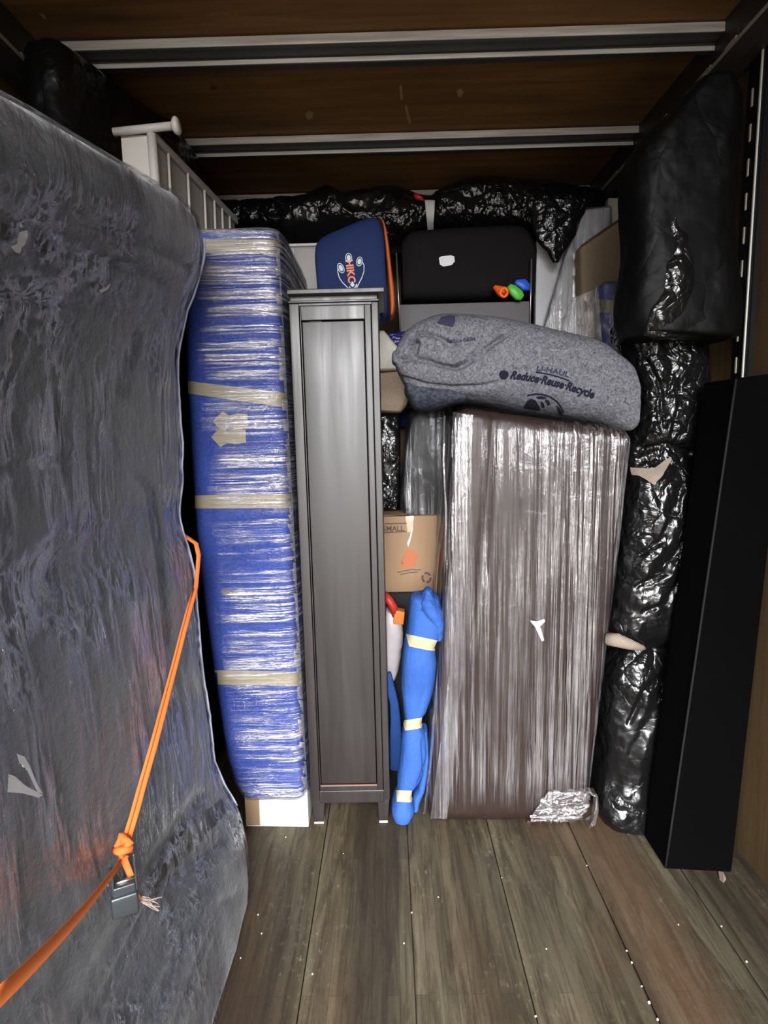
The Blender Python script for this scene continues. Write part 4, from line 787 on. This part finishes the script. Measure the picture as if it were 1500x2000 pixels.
emit('ring', tube([P(984+7*math.cos(a_),571+8.5*math.sin(a_),Y=Yt-.012) for a_ in np.linspace(0,2*math.pi,25)],.0065,10), M_ot, ot); emit('ring_hole', tube([P(984,571,Y=Yt-.004),P(984,571,Y=Yt+.008)],.012,16), mat('deep_red_hole',(.45,.02,.01),.5), ot)
emit('green_toy_paddle', extr([(991,560),(997,554),(1006,556),(1021,568),(1024,577),(1018,586),(1008,585),(997,574)],Yt-.010,.018), mat('green_toy_plastic',(.09,.52,.03),.4), label='small bright green rounded paddle beside the orange ring', cat='toy')
emit('blue_toy_block', extr([(1005,553),(1008,546),(1026,544),(1035,554),(1035,566),(1022,567),(1010,558)],Yt+.012,.03), mat('blue_toy_plastic',(.02,.10,.70),.4), label='small blue faceted toy block behind the green paddle', cat='toy')
# right cluster: boards and padded pieces behind the blanket
def slab(name, poly, Y, d, mt, label, cat, amp=.0, parent=None, zfloor=True, seg=14):
    """upright piece: its top outline continues down to the floor behind what stands in front"""
    tl, tr = poly[0], poly[1]; br_, bl_ = P(poly[2][0],poly[2][1],Y=Y), P(poly[3][0],poly[3][1],Y=Y)
    f = [P(*tl,Y=Y),P(*tr,Y=Y), np.array([br_[0],Y,0.0]), np.array([bl_[0],Y,0.0])]
    dd = hexa(f+[p+np.array([0,d,0]) for p in f],.006,(seg,3,seg*2))
    if amp: dd = displace(dd, lambda p,n: amp*nz(p,(6,6,4),4,3))
    return emit(name, dd, mt, parent, label=label, cat=cat), dd
wb = thing('white_foam_board', 'tall white board half covered in clear film, right of the black sticker box', 'board', (.8,2.78,0))
o_, dwb = slab('board', [(1048,470),(1140,395),(1235,660),(1044,660)], 2.74, .04, mat('white_foam',(.62,.62,.64),.6), None, None, parent=wb)
wf = hexa([P(1130,412,Y=2.68),P(1192,405,Y=2.68),P(1180,680,Y=2.68),P(1052,680,Y=2.68)]+[P(1130,412,Y=2.73),P(1192,405,Y=2.73),P(1180,680,Y=2.73),P(1052,680,Y=2.73)],.01,(20,3,40))
emit('film_wrapped_panel', displace(wf, lambda p,n:.003*ridge(p,(12,12,12),2,3)), mat('grey_white_panel',(.46,.46,.48),.55), wb)
emit('stretch_film', displace(offset(wf,.006), lambda p,n:.004*ridge((p[0]+p[2]*.8,p[1],p[2]-p[0]*.8),(40,8,3),6,2)), film('film_on_white','Z',90,3,.06,.75,(.9,.9,.92),.12,.55,.9,3,(.38,.55),.3), wb)
slab('beige_board', [(1188,386),(1226,386),(1226,560),(1188,560)], 2.80, .04, cardboard('pale_beige_card',(.42,.37,.30)), 'pale beige board upright behind the tan padded panel', 'board')
tp = thing('tan_padded_panel', 'tan padded panel with slanted top wedged beside the black rug roll', 'panel', (.98,2.6,0))
f = [P(1134,478,Y=2.56),P(1236,408,Y=2.56),np.array([1.13,2.56,0]),np.array([.93,2.56,0])]
d_ = displace(hexa(f+[p+np.array([0,.09,0]) for p in f],.02,(20,6,60)), lambda p,n:.005*nz(p,(7,7,5),4,3)); emit('fabric_body', d_, fabric('tan_upholstery',(.40,.31,.21),(.32,.24,.16),130), tp)
emit('seam', tube([P(1136,480,Y=2.555),P(1180,449,Y=2.555),P(1226,418,Y=2.555)],.004,8), mat('tan_seam',(.14,.10,.065),.9), tp)
lv = thing('purple_wrapped_roll', 'lavender-blue roll in film with a tape band standing behind the felt blanket', 'roll', (.92,2.4,0))
LV = loft([(np.array([P(1170,560,Y=2.4)[0],2.4,P(1170,560,Y=2.4)[2]]),P(1204,558,Y=2.4),2.36,2.45),(P(1173,640,Y=2.4),P(1207,640,Y=2.4),2.36,2.45),(P(1176,700,Y=2.4),P(1210,700,Y=2.4),2.36,2.45),(np.array([.90,2.4,.0]),np.array([.97,2.4,.0]),2.36,2.45)],48,120,3,(.01,.002))
emit('cloth', LV, fabric('lavender_cloth',(.14,.13,.40),(.10,.09,.30),100), lv); tlv = bvh(LV)
emit('packing_tape', drape(tlv,[(1166,584),(1208,588),(1208,612),(1166,610)],12,4,.003), M_tape, lv)
emit('stretch_film', displace(offset(LV,.005), lambda p,n:.003*ridge(p,(30,30,30),3,2)), film('film_on_lavender','Z',60,30,.05,.5,(.9,.9,1),.1,.1,.9,4,(.4,.56),.35), lv)
cone = []
ap = P(1172,566,Y=2.38)
for i in range(14):
    for j in range(10):
        u, v = i/13, j/9; q = np.array([1118,582])*(1-u)+np.array([1168,562])*u; q2 = np.array([1090,640])*(1-u)+np.array([1176,672])*u
        pq = q*(1-v)+q2*v; cone.append(P(*pq,Y=2.36+.05*math.sin(u*3.1)+.012*noise.noise(Vector((pq[0]*.12,pq[1]*.03,1)))))
emit('loose_film', (np.array(cone),[(i*10+j,i*10+j+1,i*10+11+j,i*10+10+j) for i in range(13) for j in range(9)]), film('loose_film_fan','Z',110,10,.22,.5,(.6,.6,.62),.14,.75,.9,4,(.35,.55),.3), lv, label='loose fan of clear film')
# ---------------------------------------------------------------- top left: black wrapped piece and white slatted frame
t1 = hexa([(-1.09,1.90,2.655),(-.965,1.90,2.655),(-.955,1.90,.02),(-1.09,1.90,.02),(-1.09,2.42,2.655),(-.785,2.42,2.655),(-.775,2.42,.02),(-1.09,2.42,.02)],.05,(20,30,60))
t2_ = hexa([(-1.09,2.36,2.655),(-.785,2.36,2.655),(-.775,2.36,.02),(-1.09,2.36,.02),(-1.09,2.88,2.655),(-.80,2.88,2.655),(-.79,2.88,.02),(-1.09,2.88,.02)],.05,(20,30,60))
emit('black_wrapped_stack', displace(merge(t1,t2_), lambda p,n:.010*ridge(p,(5,5,5),17,4)*(1 if p[0]>-1.02 else 0)), plastic_bag('black_plastic_soft',.8,.7,.25), label='tall load in black plastic reaching the roof behind the navy couch', cat='bundle')
fr_ = thing('white_slatted_frame', 'white plastic slatted rail frame sticking up between navy couch and roof', 'frame', (-.75,2.1,2.1))
M_fw = mat('offwhite_plastic',(.62,.59,.54),.45); M_fw2 = mat('grey_white_rail',(.34,.32,.28),.5)
A0 = P(303,268,Y=1.88); A1 = P(462,432,Y=2.42)
cpx = [P(222,258,Y=1.86),P(345,245,Y=1.86)]
emit('top_bar', tube([cpx[0],cpx[1]],.0115,16), M_fw, fr_); emit('end_cap', tube([P(340,246,Y=1.86),P(343,246,Y=1.858),P(347,245.5,Y=1.858),P(351,245,Y=1.858)],[.016,.024,.025,.018],20), M_fw, fr_)
pp = [P(235,264,Y=1.875),P(303,262,Y=1.875)]; dn = np.array([0,0,-.26])
emit('end_panel', hexa([pp[0],pp[1],pp[1]+dn,pp[0]+dn]+[p+np.array([0,.012,0]) for p in (pp[0],pp[1],pp[1]+dn,pp[0]+dn)],.003,(4,2,4)), M_fw, fr_)
emit('corner_post', tube([P(296,262,Y=1.87),P(296,262,Y=1.87)+dn],.014,14), M_fw, fr_)
dirv = A1-A0
emit('side_rail', hexa([A0+np.array([-.006,0,.012]),A0+np.array([.006,0,.012]),A0+np.array([.006,0,-.012]),A0+np.array([-.006,0,-.012]),A1+np.array([-.006,0,.012]),A1+np.array([.006,0,.012]),A1+np.array([.006,0,-.012]),A1+np.array([-.006,0,-.012])],.002,(3,20,3)), M_fw2, fr_)
B0, B1 = A0+np.array([-.01,0,-.235]), A1+np.array([-.01,0,-.16])
emit('side_web', hexa([A0+np.array([-.012,0,0]),A0+np.array([-.008,0,0]),B0,B0+np.array([-.004,0,0]),A1+np.array([-.012,0,0]),A1+np.array([-.008,0,0]),B1,B1+np.array([-.004,0,0])],.001,(1,12,4)), M_fw2, fr_)
for f_ in (.12,.33,.53,.66,.77,.88):
    a_ = A0+dirv*f_+np.array([.002,0,-.006]); b_ = a_+np.array([-.004,0,-.20+.05*f_]); emit('slat', tube([a_,b_],.0045,8), M_fw, fr_)
# ---------------------------------------------------------------- crumbs and scraps on the floor
M_fm = mat('white_foam_crumb',(.75,.72,.68),.8)
for (px,py,s_) in ((671,1667,3),(504,1786,4),(511,1823,4),(470,1871,3.5),(804,1782,4),(789,1842,4.5),(856,1752,4),(1146,1690,3.5),(1067,1853,4),(1224,1857,4),(1234,1880,4.5),(1268,1958,6),(1284,1991,6),(1046,1985,5),(1409,1809,4),(1458,1878,4.5),(610,1902,4),(558,1635,4),(980,1714,3),(1253,1926,4),(1325,1806,3.5),(1300,1692,5)):
    r_ = s_*.00052; c_ = P(px,py,Z=r_*.7); rr = random.Random(px)
    d_ = hexa([c_+np.array(v)*r_*rr.uniform(.7,1.2) for v in ((-1,-1,.7),(1,-1,.7),(1,-1,-.7),(-1,-1,-.7),(-1,1,.7),(1,1,.7),(1,1,-.7),(-1,1,-.7))], r_*.5, (2,2,2))
    emit('foam_crumb', d_, M_fm, label='tiny pale foam crumb lying on the wooden floor', cat='crumb', group='foam crumbs on the floor')
lfp = [P(x_,y_,Z=.002) for x_,y_ in ((1403,1704),(1412,1708),(1418,1718),(1413,1727),(1405,1718))]
emit('paper_scrap', (np.array([p+np.array([0,0,.004*(i%2)]) for i,p in enumerate(lfp)]+[p+np.array([0,0,.005+.004*(i%2)]) for i,p in enumerate(lfp)]), [(4,3,2,1,0),(5,6,7,8,9)]+[(i,(i+1)%5,5+(i+1)%5,5+i) for i in range(5)]), mat('brown_scrap',(.33,.25,.2),.9), label='brownish paper scrap on the floor by the black slab', cat='scrap', smooth=False)
